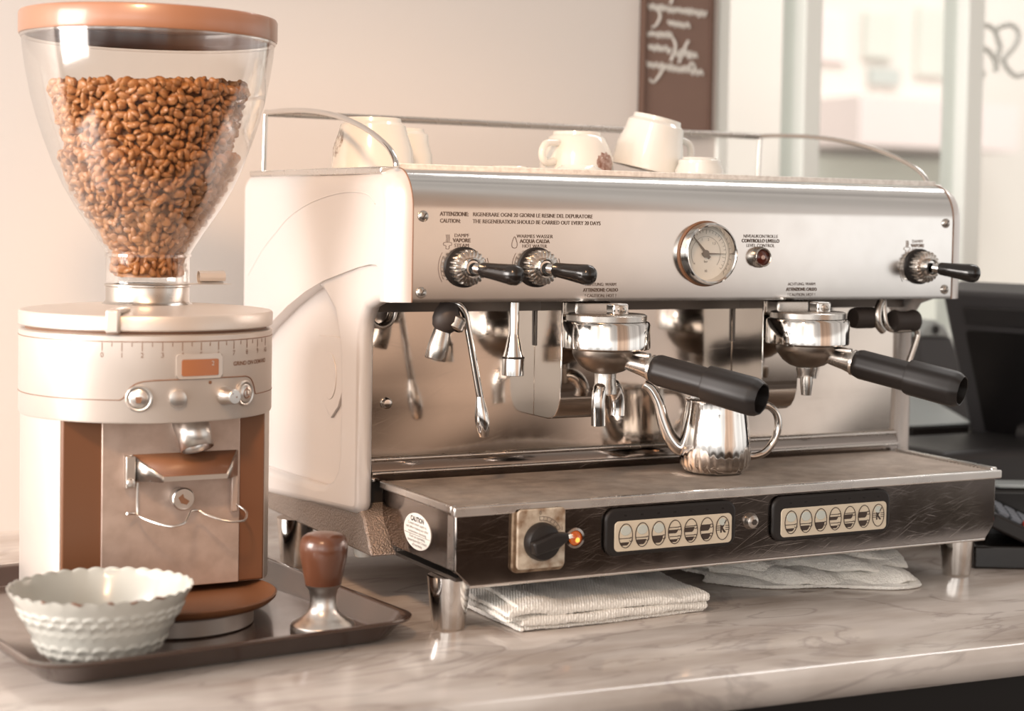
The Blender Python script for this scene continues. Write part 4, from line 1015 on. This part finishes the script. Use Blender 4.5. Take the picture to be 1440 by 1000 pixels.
# ------------------------------------------------------------------ bowl
BX, BY = -0.3555, 0.0460
def bowl():
    m = MB(); n = 168; zb = TZ
    prof = [(0.0, zb + 0.002), (0.039, zb + 0.002), (0.041, zb), (0.0455, zb), (0.0485, zb + 0.005), (0.0560, zb + 0.014), (0.0640, zb + 0.028), (0.0712, zb + 0.044), (0.0780, zb + 0.058), (0.0835, zb + 0.067), (0.0875, zb + 0.0735)]
    # dense outer wall for embossing
    outer = []
    for k in range(4, len(prof) - 1):
        for q in range(8):
            a, b = prof[k], prof[k + 1]; outer.append((a[0] + (b[0] - a[0]) * q / 8, a[1] + (b[1] - a[1]) * q / 8))
    outer.append(prof[-1])
    inner = [(0.0862, zb + 0.0735), (0.0850, zb + 0.0712), (0.0842, zb + 0.0695), (0.0815, zb + 0.0650), (0.0755, zb + 0.056), (0.0685, zb + 0.042), (0.0610, zb + 0.027), (0.0520, zb + 0.014), (0.040, zb + 0.007), (0, zb + 0.006)]
    bands = [(0.0545, 34, 0.0, 1), (0.0475, 34, 0.5, 1), (0.0225, 26, 0.0, 1), (0.0140, 26, 0.5, 1), (0.0365, 40, 0.25, 0)]
    def fn(r, z, a):
        d = 0.0; zz = z - zb
        if r > 0.0485 and r < 0.0874:
            for bz_, cnt, ph, kind in bands:
                w = 0.0068 if kind else 0.004
                s = ((a * cnt / (2 * PI) + ph) % 1.0) * 2 - 1
                arc = bz_ + 0.0042 * math.sqrt(max(0, 1 - s * s)) - 0.001
                t_ = (zz - arc)
                d += (0.0021 if kind else 0.0009) * math.exp(-(t_ / 0.0014) ** 2) + (0.0008 * (1 if -0.004 < t_ < 0 else 0) if kind else 0)
        scal = 0.0014 * abs(math.sin(a * 17)) * max(0, (zz - 0.0655) / 0.008) ** 2 if zz > 0.0655 else 0
        return (r + d, z + scal * 1.6)
    m.lathe(prof[:4] + outer, n * 2, Matrix.Translation((BX, BY, 0)), fn)
    m.lathe([(0.0875, zb + 0.0735)] + inner, n * 2, Matrix.Translation((BX, BY, 0)), lambda r, z, a: (r, fn(0.0876, z, a)[1]))
    return m
bw = thing('bowl', (BX, BY, TZ), 'white embossed bowl with a chipped scalloped rim on the front of the tray', 'bowl')
obj('bowl_body', bowl(), 'stone', bw, sharp=80)
for ph, w in ((-118, 7), (-98, 4), (-84, 5), (-66, 9), (-140, 3)):
    a0 = math.radians(ph); mb = MB()
    mb.tube([(BX + 0.0874 * math.cos(a0 + math.radians(w) * (k / 6 - .5)), BY + 0.0874 * math.sin(a0 + math.radians(w) * (k / 6 - .5)), TZ + 0.0732 + 0.0022 * abs(math.sin((a0 + math.radians(w) * (k / 6 - .5)) * 17))) for k in range(7)], [0.0004, 0.0011, 0.0013, 0.0012, 0.0013, 0.001, 0.0004], 8)
    obj('rim_chip', mb, 'chip', bw)

# ------------------------------------------------------------------ tamper
tp = thing('tamper', (-0.1195, 0.0680, TZ), 'steel coffee tamper with a dark brown wooden handle on the tray', 'tamper')
Tm = Matrix.Translation((-0.1195, 0.0680, TZ))
obj('tamper_base', MB().lathe([(0, 0), (0.0330, 0), (0.0338, 0.0008), (0.0338, 0.0090), (0.0325, 0.0108), (0.0235, 0.0160), (0.0165, 0.0225), (0.0140, 0.0290), (0.0136, 0.0380), (0.0150, 0.0460), (0.0185, 0.0500), (0.0188, 0.0515), (0, 0.0516)], 64, Tm), 'brushed', tp)
obj('handle', MB().lathe([(0, 0.0516), (0.0186, 0.0516), (0.0190, 0.0530), (0.0215, 0.0660), (0.0240, 0.0790), (0.0252, 0.0880), (0.0248, 0.0950), (0.0225, 0.1010), (0.0180, 0.1042), (0.010, 0.1060), (0, 0.1064)], 56, Tm), 'wood', tp)

# ------------------------------------------------------------------ towels
def fbm(x, y, s=0):
    return (math.sin(x * 1.0 + 1.3 * math.sin(y * 0.7 + s)) + 0.5 * math.sin(2.1 * x - 1.7 * y + s * 1.7) + 0.35 * math.sin(3.9 * y + 2.3 * x + s * 0.6)) / 1.85
def towel_fold(T, L, D, layers, th, seed, rib=True, crumple=0.0, taper=None):
    """a cloth folded over itself: one ribbon swept as a zigzag (concertina) profile"""
    m = MB(); rnd = random.Random(seed)
    # profile in (y,z) : zigzag of layers with rounded folds
    prof = []
    for k in range(layers):
        z = th * (k + 0.5); ys = [i / 14 for i in range(15)]
        if k % 2: ys = ys[::-1]
        for yy in ys: prof.append((yy, z, k))
        if k < layers - 1:
            s = 1 if k % 2 == 0 else -1; e = 1.0 if s > 0 else 0.0
            for a in (-60, -25, 25, 60):
                ar = math.radians(a)
                prof.append((e + s * 0.5 * th / D * math.cos(ar), z + th / 2 + th / 2 * math.sin(ar), k + 0.5))
    NX = 70; rows = []
    off = [rnd.uniform(-0.06, 0.03) for _ in range(layers + 1)]
    for i in range(NX + 1):
        xx = i / NX; row = []
        for (yy, z, k) in prof:
            kk = int(k)
            o = off[kk] * (1 - xx) * 1.0
            x = (xx + o * (1 - xx)) * L
            yv = (yy - 0.5) * D
            sc = 1.0 if taper is None else taper(xx, yy)
            w = crumple * fbm(xx * 9 + seed, yy * 7 + kk * 0.7, seed)
            zz = max(0.0006 + 0.0002 * kk, z * sc + w * min(1, z / (th * 2)) + 0.0012 * math.sin(xx * 22 + kk * 1.9) * math.sin(yy * 9 + kk))
            yv += 0.004 * math.sin(xx * 6 + kk * 0.8 + seed) * (0.4 + 0.6 * (z / (th * layers)))
            row.append((x, yv, zz))
        rows.append(row)
    m.grid(rows, T=T)
    return m
def finish_towel(o, th, rib_scale=0):
    s = o.modifiers.new('solid', 'SOLIDIFY'); s.thickness = th; s.offset = 0
    o.modifiers.new('sub', 'SUBSURF').render_levels = 2
    tx = bpy.data.textures.new('terry', 'CLOUDS'); tx.noise_scale = 0.0035
    d = o.modifiers.new('pile', 'DISPLACE'); d.texture = tx; d.strength = 0.0020; d.mid_level = 0.5
def towel_mat(ribs):
    m = mat('terry_ribbed', rgb(240, 235, 227), 0.95, sheen=0.3)
    nt = m.node_tree; N = nt.nodes; L = nt.links; b = N['Principled BSDF']
    tc = N.new('ShaderNodeTexCoord'); wv = N.new('ShaderNodeTexWave'); wv.bands_direction = 'X'; wv.inputs['Scale'].default_value = ribs
    wv.inputs['Distortion'].default_value = 2.5; wv.inputs['Detail'].default_value = 2; wv.inputs['Detail Scale'].default_value = 3
    mp = N.new('ShaderNodeMapping'); mp.inputs['Rotation'].default_value = (0, 0, 0.45)
    L.new(tc.outputs['Object'], mp.inputs['Vector']); L.new(mp.outputs['Vector'], wv.inputs['Vector'])
    n = N.new('ShaderNodeTexNoise'); n.inputs['Scale'].default_value = 700; L.new(tc.outputs['Object'], n.inputs['Vector'])
    ad = N.new('ShaderNodeMath'); ad.operation = 'ADD'; L.new(wv.outputs['Fac'], ad.inputs[0]); L.new(n.outputs['Fac'], ad.inputs[1])
    bp = N.new('ShaderNodeBump'); bp.inputs['Strength'].default_value = 0.5; bp.inputs['Distance'].default_value = 0.0012
    L.new(ad.outputs[0], bp.inputs['Height']); L.new(bp.outputs['Normal'], b.inputs['Normal'])
    return m
M['towel_rib'] = towel_mat(105)
T1 = Matrix.Translation((0.068, 0.070, 0.0)) @ Matrix.Rotation(math.radians(1.5), 4, 'Z')
def tp1(xx, yy):
    s = 1.0 + 0.20 * math.exp(-((xx - 0.10) / 0.10) ** 2) * (1 - 0.3 * yy)
    return s * (0.92 - 0.20 * xx) * (0.80 + 0.35 * yy)
tw = obj('towel', towel_fold(T1, 0.245, 0.150, 5, 0.0078, 2, taper=tp1), 'towel_rib', sharp=180)
finish_towel(tw, 0.0052)
tag(tw, 'white ribbed terry towel folded flat under the left half of the machine', 'towel')

def crumpled():
    m = MB(); rnd = random.Random(11)
    # several curled sheets of one cloth: each a wavy strip whose front hem folds back under
    def sheet(x0, x1, yf, yb, zf, zb, amp, fr, ph, roll, T):
        NX, NY = 64, 26; rows = []
        for i in range(NX + 1):
            u_ = i / NX; x = x0 + (x1 - x0) * u_; row = []
            hem = yf(u_)
            for j in range(NY + 1):
                v_ = j / NY
                y = hem + (yb - hem) * v_
                env = math.sin(PI * min(1, u_ * 1.02)) ** 0.5 if 0 < u_ < 1 else 0
                z = zf(u_) + (zb(u_) - zf(u_)) * (1 - (1 - v_) ** 2.2)
                z += amp * (1 - 0.55 * v_) * math.sin(fr * u_ + ph + 2.0 * v_) * (0.5 + 0.5 * math.sin(2.3 * u_ + 1)) + amp * 0.5 * math.sin(2.6 * fr * u_ + 5 * v_ + ph)
                if v_ < roll:
                    q = (roll - v_) / roll
                    y += 0.012 * q * q; z -= 0.010 * q * q
                row.append((x + 0.006 * math.sin(7 * v_ + ph), y, max(0.003, z)))
            rows.append(row)
        m.grid(rows, T=T)
    T = Matrix.Identity(4)
    sheet(0.395, 0.630, lambda q: -0.002 + 0.13 * (1 - q) ** 2.2 - 0.012 * math.sin(9 * q), 0.20, lambda q: 0.006, lambda q: 0.012, 0.0022, 15, 0.3, 0.2, T)
    sheet(0.405, 0.622, lambda q: 0.004 + 0.12 * (1 - q) ** 2.0 + 0.010 * math.sin(11 * q + 1), 0.19, lambda q: 0.014 + 0.003 * math.sin(8 * q), lambda q: 0.022, 0.0030, 13, 1.7, 0.25, T)
    sheet(0.400, 0.632, lambda q: 0.018 + 0.125 * (1 - q) ** 1.8 + 0.012 * math.sin(13 * q + 2), 0.20, lambda q: 0.024 + 0.006 * q, lambda q: 0.034, 0.0030, 11, 0.9, 0.25, T)
    sheet(0.395, 0.640, lambda q: 0.040 + 0.115 * (1 - q) ** 1.5 + 0.010 * math.sin(9 * q + 4), 0.205, lambda q: 0.033 + 0.008 * q * (1 - q) * 4, lambda q: 0.040, 0.0022, 9, 2.2, 0.22, T)
    return m
tw2 = obj('towel', crumpled(), 'towel', sharp=180)
finish_towel(tw2, 0.0042)
tag(tw2, 'white crumpled terry towel pushed under the right half of the machine', 'towel')

# ------------------------------------------------------------------ cups on the machine
CT = 0.4967
def cup_thing(name, x, y, label, cat, rim, foot, h, tilt=(0, 0, 0), handle=None, deco=None, z=CT, mname='porcelain', group='white cups on the machine top'):
    """an upside down cup: rim on the tray, foot ring on top"""
    c = thing(name, (x, y, z), label, cat, group)
    R = Matrix.Translation((x, y, z)) @ Matrix.Rotation(tilt[2], 4, 'Z') @ Matrix.Rotation(tilt[0], 4, 'X') @ Matrix.Rotation(tilt[1], 4, 'Y')
    prof = [(rim - 0.003, 0.0003), (rim, 0.0), (rim + 0.0003, 0.002), (rim - 0.001, h * 0.12), (rim * 0.96, h * 0.40), (rim * 0.84, h * 0.68), (foot + 0.006, h * 0.86), (foot + 0.001, h * 0.92), (foot, h * 0.995), (foot - 0.002, h), (foot - 0.004, h * 0.985), (foot - 0.005, h * 0.94), (0, h * 0.93)]
    inner = [(0, h * 0.88), (foot, h * 0.86), (rim * 0.80, h * 0.66), (rim * 0.92, h * 0.40), (rim - 0.004, h * 0.12), (rim - 0.003, 0.0003)]
    obj('cup_body', MB().lathe(prof + inner, 64, R), mname, c)
    if handle is not None:
        a = handle; d = Vector((math.cos(a), math.sin(a), 0))
        P = [d * (rim * 0.97) + Vector((0, 0, h * 0.30)), d * (rim + 0.016) + Vector((0, 0, h * 0.26)), d * (rim + 0.024) + Vector((0, 0, h * 0.45)), d * (rim + 0.016) + Vector((0, 0, h * 0.68)), d * (rim * 0.80) + Vector((0, 0, h * 0.72))]
        obj('handle', MB().tube([R @ p for p in smooth_path(P, 5)], 0.0046, 12), mname, c)
    if deco:
        a0, a1, z0, z1, dm = deco; rows = []
        for k in range(11):
            a = a0 + (a1 - a0) * k / 10; row = []
            for q in range(7):
                tap = math.sqrt(max(0.02, 1 - (k / 5 - 1) ** 2)) * (0.85 + 0.15 * math.sin(k * 2.4))
                zz = h * ((z0 + z1) / 2 + (z1 - z0) * (q / 6 - 0.5) * tap)
                f = zz / h
                r = None
                for (r0, q0), (r1, q1) in zip(prof, prof[1:]):
                    if q0 <= zz <= q1 and q1 > q0: r = r0 + (r1 - r0) * (zz - q0) / (q1 - q0)
                row.append(R @ Vector(((r or rim) * math.cos(a) * 1.006, (r or rim) * math.sin(a) * 1.006, zz)))
            rows.append(row)
        obj('printed_pattern', MB().grid(rows), dm, c)
    return c
def saucer(x, y, label, r, h, z=CT, group='saucers on the machine top'):
    o = obj('saucer', MB().lathe([(r, z), (r + 0.0006, z + 0.0018), (r * 0.86, z + h * 0.35), (r * 0.60, z + h * 0.85), (r * 0.56, z + h), (r * 0.50, z + h), (r * 0.48, z + h * 0.8), (0, z + h * 0.75), (0, z + h * 0.5), (r * 0.5, z + h * 0.5), (r * 0.84, z + h * 0.2), (r, z)], 56, Matrix.Translation((x, y, 0))), 'porcelain')
    return tag(o, label, 'saucer', group)
cup_thing('cup', 0.040, 0.340, 'large upturned white cup with a faint sprig at the left end of the machine top', 'cup', 0.0500, 0.0330, 0.0630, handle=math.radians(100), deco=(math.radians(162), math.radians(196), 0.2, 0.8, 'deco_faint'))
cup_thing('cup', 0.112, 0.420, 'upturned white cup half hidden behind the left sprig cup', 'cup', 0.0400, 0.0270, 0.0560)
cup_thing('cup', 0.299, 0.300, 'upturned white cup with a brown flower print and its handle to the left', 'cup', 0.0480, 0.0300, 0.0555, handle=math.radians(205), deco=(math.radians(-86), math.radians(-44), 0.04, 0.56, 'deco'))
cup_thing('cup', 0.406, 0.310, 'tall tilted white cup, tallest on the machine top', 'cup', 0.0460, 0.0310, 0.0700, tilt=(math.radians(6), math.radians(11), 0), handle=math.radians(8), z=CT + 0.0106)
cup_thing('cup', 0.448, 0.245, 'small low white cup to the right of the tallest cup', 'cup', 0.0325, 0.0215, 0.0270)
saucer(0.155, 0.355, 'white saucer right of the left end cups', 0.0420, 0.0085)
saucer(0.262, 0.225, 'white saucer in front of the flower print cup', 0.0380, 0.0110)
saucer(0.205, 0.300, 'flat white saucer between the left cups and the flower print cup', 0.0400, 0.0090)
saucer(0.585, 0.320, 'white saucer alone at the right of the machine top', 0.0380, 0.0070)

# ------------------------------------------------------------------ till corner
# screen
ps = thing('pos_monitor', (1.10, 0.40, 0.0), 'black till touchscreen monitor on a stand at the right edge', 'till screen')
ax = Vector((0.27, -0.96, 0)).normalized(); up = Vector((-0.36, -0.10125, 0.93)).normalized()
# local x along the top edge, local y up the screen, local z towards the viewer
zl = ax.cross(up).normalized()
Tq = Matrix((ax, up, zl)).transposed().to_4x4(); Tq.translation = Vector((0.982, 0.40, 0.344))
obj('casing', MB().prism(rrect(0.0, -0.262, 0.36, 0.0, 0.012), -0.045, 0.0, 'z', Tq), 'pos', ps, bevel=0.006, seg=3)
obj('screen', MB().prism(rrect(0.030, -0.236, 0.330, -0.062, 0.008), -0.001, 0.0012, 'z', Tq), 'pos_dark', ps)
obj('top_ridge', MB().box(0.034, -0.052, 0.0, 0.34, -0.022, 0.004, Tq), 'pos_mid', ps, bevel=0.002)
obj('hinge', MB().lathe([(0, 0), (0.0185, 0), (0.0195, 0.002), (0.0195, 0.30), (0, 0.30)], 28, frame(Tq @ Vector((0.105, -0.222, 0.016)), ax)), 'pos_mid', ps)
obj('stand', MB().box(0.845, 0.225, 0.0, 1.40, 0.405, 0.128), 'pos_mid', ps, bevel=0.012, seg=3)
# printer
pr = thing('receipt_printer', (1.02, 0.52, 0.0), 'grey receipt printer with a pale sloping lid between the machine and till screen', 'printer')
obj('casing', MB().box(0.955, 0.445, 0.0, 1.088, 0.585, 0.114), 'printer_dark', pr, bevel=0.006, seg=3)
obj('paper_slot', MB().box(0.964, 0.438, 0.1145, 1.080, 0.47, 0.1335), 'black', pr, bevel=0.002)
mb = MB(); mb.prism([(0.4395, 0.1345), (0.4395, 0.1375), (0.545, 0.1670), (0.578, 0.1670), (0.578, 0.114), (0.472, 0.114), (0.472, 0.1345)], 0.958, 1.084, 'x')
obj('lid', mb, 'printer', pr, bevel=0.003)
cd = thing('customer_display', (1.18, 0.62, 0.0), 'dark slanted display housing with a pale cap behind the printer', 'display')
obj('back_shell', MB().prism([(1.113, 0.259), (1.185, 0.257), (1.262, 0.100), (1.135, 0.100)], 0.61, 0.64, 'y'), 'pos', cd, bevel=0.004)
obj('top_cap', MB().prism([(1.111, 0.2595), (1.180, 0.2580), (1.166, 0.276), (1.143, 0.287)], 0.606, 0.644, 'y'), 'printer', cd, bevel=0.003)
obj('cable_hole', MB().lathe([(0, 0), (0.007, 0), (0.0075, 0.0015), (0, 0.0015)], 24, frame((1.146, 0.6055, 0.270), (0, -1, 0))), 'black', cd)
obj('post', MB().box(1.17, 0.615, 0.0, 1.22, 0.635, 0.11), 'printer_dark', cd)
# card terminal
tm = thing('card_terminal', (0.90, 0.09, 0.0), 'black card terminal with grey keys and a red key right of the machine', 'card terminal')
ax = Vector((0.86, -0.50, 0)).normalized(); fw = Vector((0.50, 0.86, 0))
Tk = Matrix((ax, fw, Vector((0, 0, 1)))).transposed().to_4x4(); Tk.translation = Vector((0.770, 0.070, 0.0))
obj('stand', MB().box(0.0, 0.0, 0.0, 0.20, 0.12, 0.030, Tk), 'black_gloss', tm, bevel=0.003)
kx = (Vector((0.80, -0.46, -0.42))).normalized(); ky = Vector((0.46, 0.80, 0.10)).normalized(); kz = kx.cross(ky).normalized(); ky = kz.cross(kx)
Ts2 = Matrix((kx, ky, kz)).transposed().to_4x4(); Ts2.translation = Vector((0.790, 0.058, 0.074))
kp = obj('keypad', MB().prism(rrect(0.0, 0.0, 0.110, 0.080, 0.008), -0.020, 0.0, 'z', Ts2), 'black', tm, bevel=0.004, seg=3)
for r in range(4):
    for c in range(5):
        red = (c in (2, 3) and r == 0)
        obj('key', MB().prism(rrect(0.008 + 0.0185 * c, 0.009 + 0.0165 * r, 0.0235 + 0.0185 * c, 0.0215 + 0.0165 * r, 0.003), -0.0005, 0.0045, 'z', Ts2), 'key_red' if red else 'key', kp, bevel=0.001, label='red key' if red else None)
obj('paper_flap', MB().prism(rrect(0.0, 0.0, 0.10, 0.045, 0.012), 0.0, 0.005, 'z', Matrix.Translation((0.850, 0.125, 0.0925)) @ Matrix.Rotation(math.radians(-28), 4, 'Z')), 'printer', tm, bevel=0.002)
obj('printer_hood', MB().box(0.03, 0.088, 0.02, 0.20, 0.15, 0.092, Tk), 'black_gloss', tm, bevel=0.006)

# ------------------------------------------------------------------ camera
cam = bpy.data.cameras.new('camera'); co = bpy.data.objects.new('camera', cam); COL.objects.link(co)
Rv = Vector((0.86947038, -0.49358693, 0.01982929)); Uv = Vector((0.00481015, 0.04859916, 0.99880678)); Fv = Vector((0.49396166, 0.86833753, -0.04462976))
mw = Matrix((Rv, Uv, -Fv)).transposed().to_4x4(); mw.translation = Vector((-0.78695442, -1.6922374, 0.44689542))
co.matrix_world = mw
cam.sensor_width = 36.0; cam.sensor_fit = 'HORIZONTAL'; cam.lens = 2520.66 * 36 / 1440
cam.shift_x = -132.719 / 1440; cam.shift_y = -83.792 / 1440
cam.clip_start = 0.05
cam.dof.use_dof = True; cam.dof.focus_distance = 2.06; cam.dof.aperture_fstop = 3.2
SC.camera = co

# ------------------------------------------------------------------ light
def area(name, loc, aim, size, power, col, sy=None):
    l = bpy.data.lights.new(name, 'AREA'); l.energy = power; l.color = col; l.size = size
    if sy: l.shape = 'RECTANGLE'; l.size_y = sy
    o = bpy.data.objects.new(name, l); COL.objects.link(o); o.location = loc
    o.rotation_euler = (Vector(aim) - Vector(loc)).to_track_quat('-Z', 'Y').to_euler()
    return o
area('left_window_light', (-2.2, 0.10, 0.75), (-0.03, 0.35, 0.35), 1.0, 62, (1.0, 0.92, 0.87), 1.0)
area('street_daylight', (4.0, 1.6, 4.2), (4.0, 4.6, 0.4), 4.0, 190, (1.0, 0.97, 0.95), 1.5)
sp = bpy.data.lights.new('flare_glow_spot', 'SPOT'); sp.energy = 95; sp.color = (1.0, 0.60, 0.34); sp.spot_size = math.radians(38); sp.spot_blend = 1.0; sp.shadow_soft_size = 0.12  # added spot whose warm glow stands in for the lens flare
so = bpy.data.objects.new('flare_glow_spot', sp); COL.objects.link(so); so.location = (-0.80, -0.95, 1.40)
so.rotation_euler = (Vector((-0.06, 0.25, 0.46)) - so.location).to_track_quat('-Z', 'Y').to_euler()

w = bpy.data.worlds.new('cafe_surroundings'); SC.world = w; w.use_nodes = True
nt = w.node_tree; N = nt.nodes; L = nt.links; bg = N['Background']
tc = N.new('ShaderNodeTexCoord'); sx = N.new('ShaderNodeSeparateXYZ'); L.new(tc.outputs['Generated'], sx.inputs[0])
cr = N.new('ShaderNodeValToRGB'); mr = N.new('ShaderNodeMapRange'); mr.inputs['From Min'].default_value = -1; mr.inputs['From Max'].default_value = 1
L.new(sx.outputs['Z'], mr.inputs['Value']); L.new(mr.outputs['Result'], cr.inputs['Fac'])
E_ = cr.color_ramp.elements
def el(p, c):
    e = E_.new((p + 1) / 2); e.color = c
E_[0].position = 0; E_[0].color = (0.05, 0.04, 0.034, 1); E_[1].position = 1; E_[1].color = (0.5, 0.46, 0.42, 1)
el(-0.145, (0.07, 0.057, 0.048, 1)); el(-0.10, (0.8, 0.76, 0.72, 1)); el(0.0, (1.15, 1.12, 1.08, 1)); el(0.13, (1.15, 1.11, 1.06, 1)); el(0.2, (0.62, 0.57, 0.53, 1)); el(0.55, (0.52, 0.48, 0.44, 1))
# brighter and dimmer strips (windows and furniture of the room) by direction round the horizon
at = N.new('ShaderNodeMath'); at.operation = 'ARCTAN2'; L.new(sx.outputs['X'], at.inputs[0]); L.new(sx.outputs['Y'], at.inputs[1])
cx_ = N.new('ShaderNodeCombineXYZ'); L.new(at.outputs[0], cx_.inputs['X'])
nz = N.new('ShaderNodeTexNoise'); nz.inputs['Scale'].default_value = 5.5; nz.inputs['Detail'].default_value = 5; L.new(cx_.outputs[0], nz.inputs['Vector'])
nr = N.new('ShaderNodeMapRange'); nr.inputs['From Min'].default_value = 0.38; nr.inputs['From Max'].default_value = 0.60; nr.inputs['To Min'].default_value = 0.62; nr.inputs['To Max'].default_value = 1.15
L.new(nz.outputs['Fac'], nr.inputs['Value'])
az = N.new('ShaderNodeMapRange'); az.interpolation_type = 'SMOOTHSTEP'; az.inputs['From Min'].default_value = 2.50; az.inputs['From Max'].default_value = 2.72; az.inputs['To Min'].default_value = 1.1; az.inputs['To Max'].default_value = 0.85
L.new(at.outputs[0], az.inputs['Value'])
fl = N.new('ShaderNodeMapRange'); fl.interpolation_type = 'SMOOTHSTEP'; fl.inputs['From Min'].default_value = -2.95; fl.inputs['From Max'].default_value = -2.75; fl.inputs['To Min'].default_value = 0.0; fl.inputs['To Max'].default_value = 1.0
L.new(at.outputs[0], fl.inputs['Value'])
fr_ = N.new('ShaderNodeMapRange'); fr_.interpolation_type = 'SMOOTHSTEP'; fr_.inputs['From Min'].default_value = -1.75; fr_.inputs['From Max'].default_value = -1.55; fr_.inputs['To Min'].default_value = 1.0; fr_.inputs['To Max'].default_value = 0.0
L.new(at.outputs[0], fr_.inputs['Value'])
fz = N.new('ShaderNodeMapRange'); fz.interpolation_type = 'SMOOTHSTEP'; fz.inputs['From Min'].default_value = -0.02; fz.inputs['From Max'].default_value = 0.04
L.new(sx.outputs['Z'], fz.inputs['Value'])
fz2 = N.new('ShaderNodeMapRange'); fz2.interpolation_type = 'SMOOTHSTEP'; fz2.inputs['From Min'].default_value = 0.48; fz2.inputs['From Max'].default_value = 0.56; fz2.inputs['To Min'].default_value = 1.0; fz2.inputs['To Max'].default_value = 0.0
L.new(sx.outputs['Z'], fz2.inputs['Value'])
def mul_(a, b_):
    q = N.new('ShaderNodeMath'); q.operation = 'MULTIPLY'; L.new(a, q.inputs[0]); L.new(b_, q.inputs[1]); return q.outputs[0]
fill_patch = mul_(mul_(fl.outputs['Result'], fr_.outputs['Result']), mul_(fz.outputs['Result'], fz2.outputs['Result']))  # bright patch added to the world as fill from the front left
wadd = N.new('ShaderNodeMath'); wadd.operation = 'MULTIPLY_ADD'; wadd.inputs[1].default_value = 2.2; wadd.inputs[2].default_value = 1.0; L.new(fill_patch, wadd.inputs[0])
m2 = N.new('ShaderNodeMath'); m2.operation = 'MULTIPLY'; L.new(nr.outputs['Result'], m2.inputs[0]); L.new(az.outputs['Result'], m2.inputs[1]); m2 = mul_(m2.outputs[0], wadd.outputs[0]).node
mu = N.new('ShaderNodeMix'); mu.data_type = 'RGBA'; mu.blend_type = 'MULTIPLY'; mu.inputs['Factor'].default_value = 1
wt = N.new('ShaderNodeMapRange'); wt.interpolation_type = 'SMOOTHSTEP'; wt.inputs['From Min'].default_value = 2.46; wt.inputs['From Max'].default_value = 2.74
L.new(at.outputs[0], wt.inputs['Value'])
wm = N.new('ShaderNodeMix'); wm.data_type = 'RGBA'; wm.inputs['A'].default_value = (1, 1, 1, 1); wm.inputs['B'].default_value = (1.10, 0.80, 0.62, 1)  # warm tint put into the surroundings in place of the lens flare
L.new(wt.outputs['Result'], wm.inputs['Factor'])
wx = N.new('ShaderNodeMix'); wx.data_type = 'RGBA'; wx.blend_type = 'MULTIPLY'; wx.inputs['Factor'].default_value = 1
L.new(cr.outputs['Color'], wx.inputs['A']); L.new(wm.outputs['Result'], wx.inputs['B'])
L.new(wx.outputs['Result'], mu.inputs['A']); L.new(m2.outputs[0], mu.inputs['B'])
L.new(mu.outputs['Result'], bg.inputs['Color']); bg.inputs['Strength'].default_value = 1.0

SC.view_settings.view_transform = 'Standard'; SC.view_settings.look = 'None'; SC.view_settings.exposure = 0.12; SC.view_settings.gamma = 1.0
SC.view_settings.use_curve_mapping = False
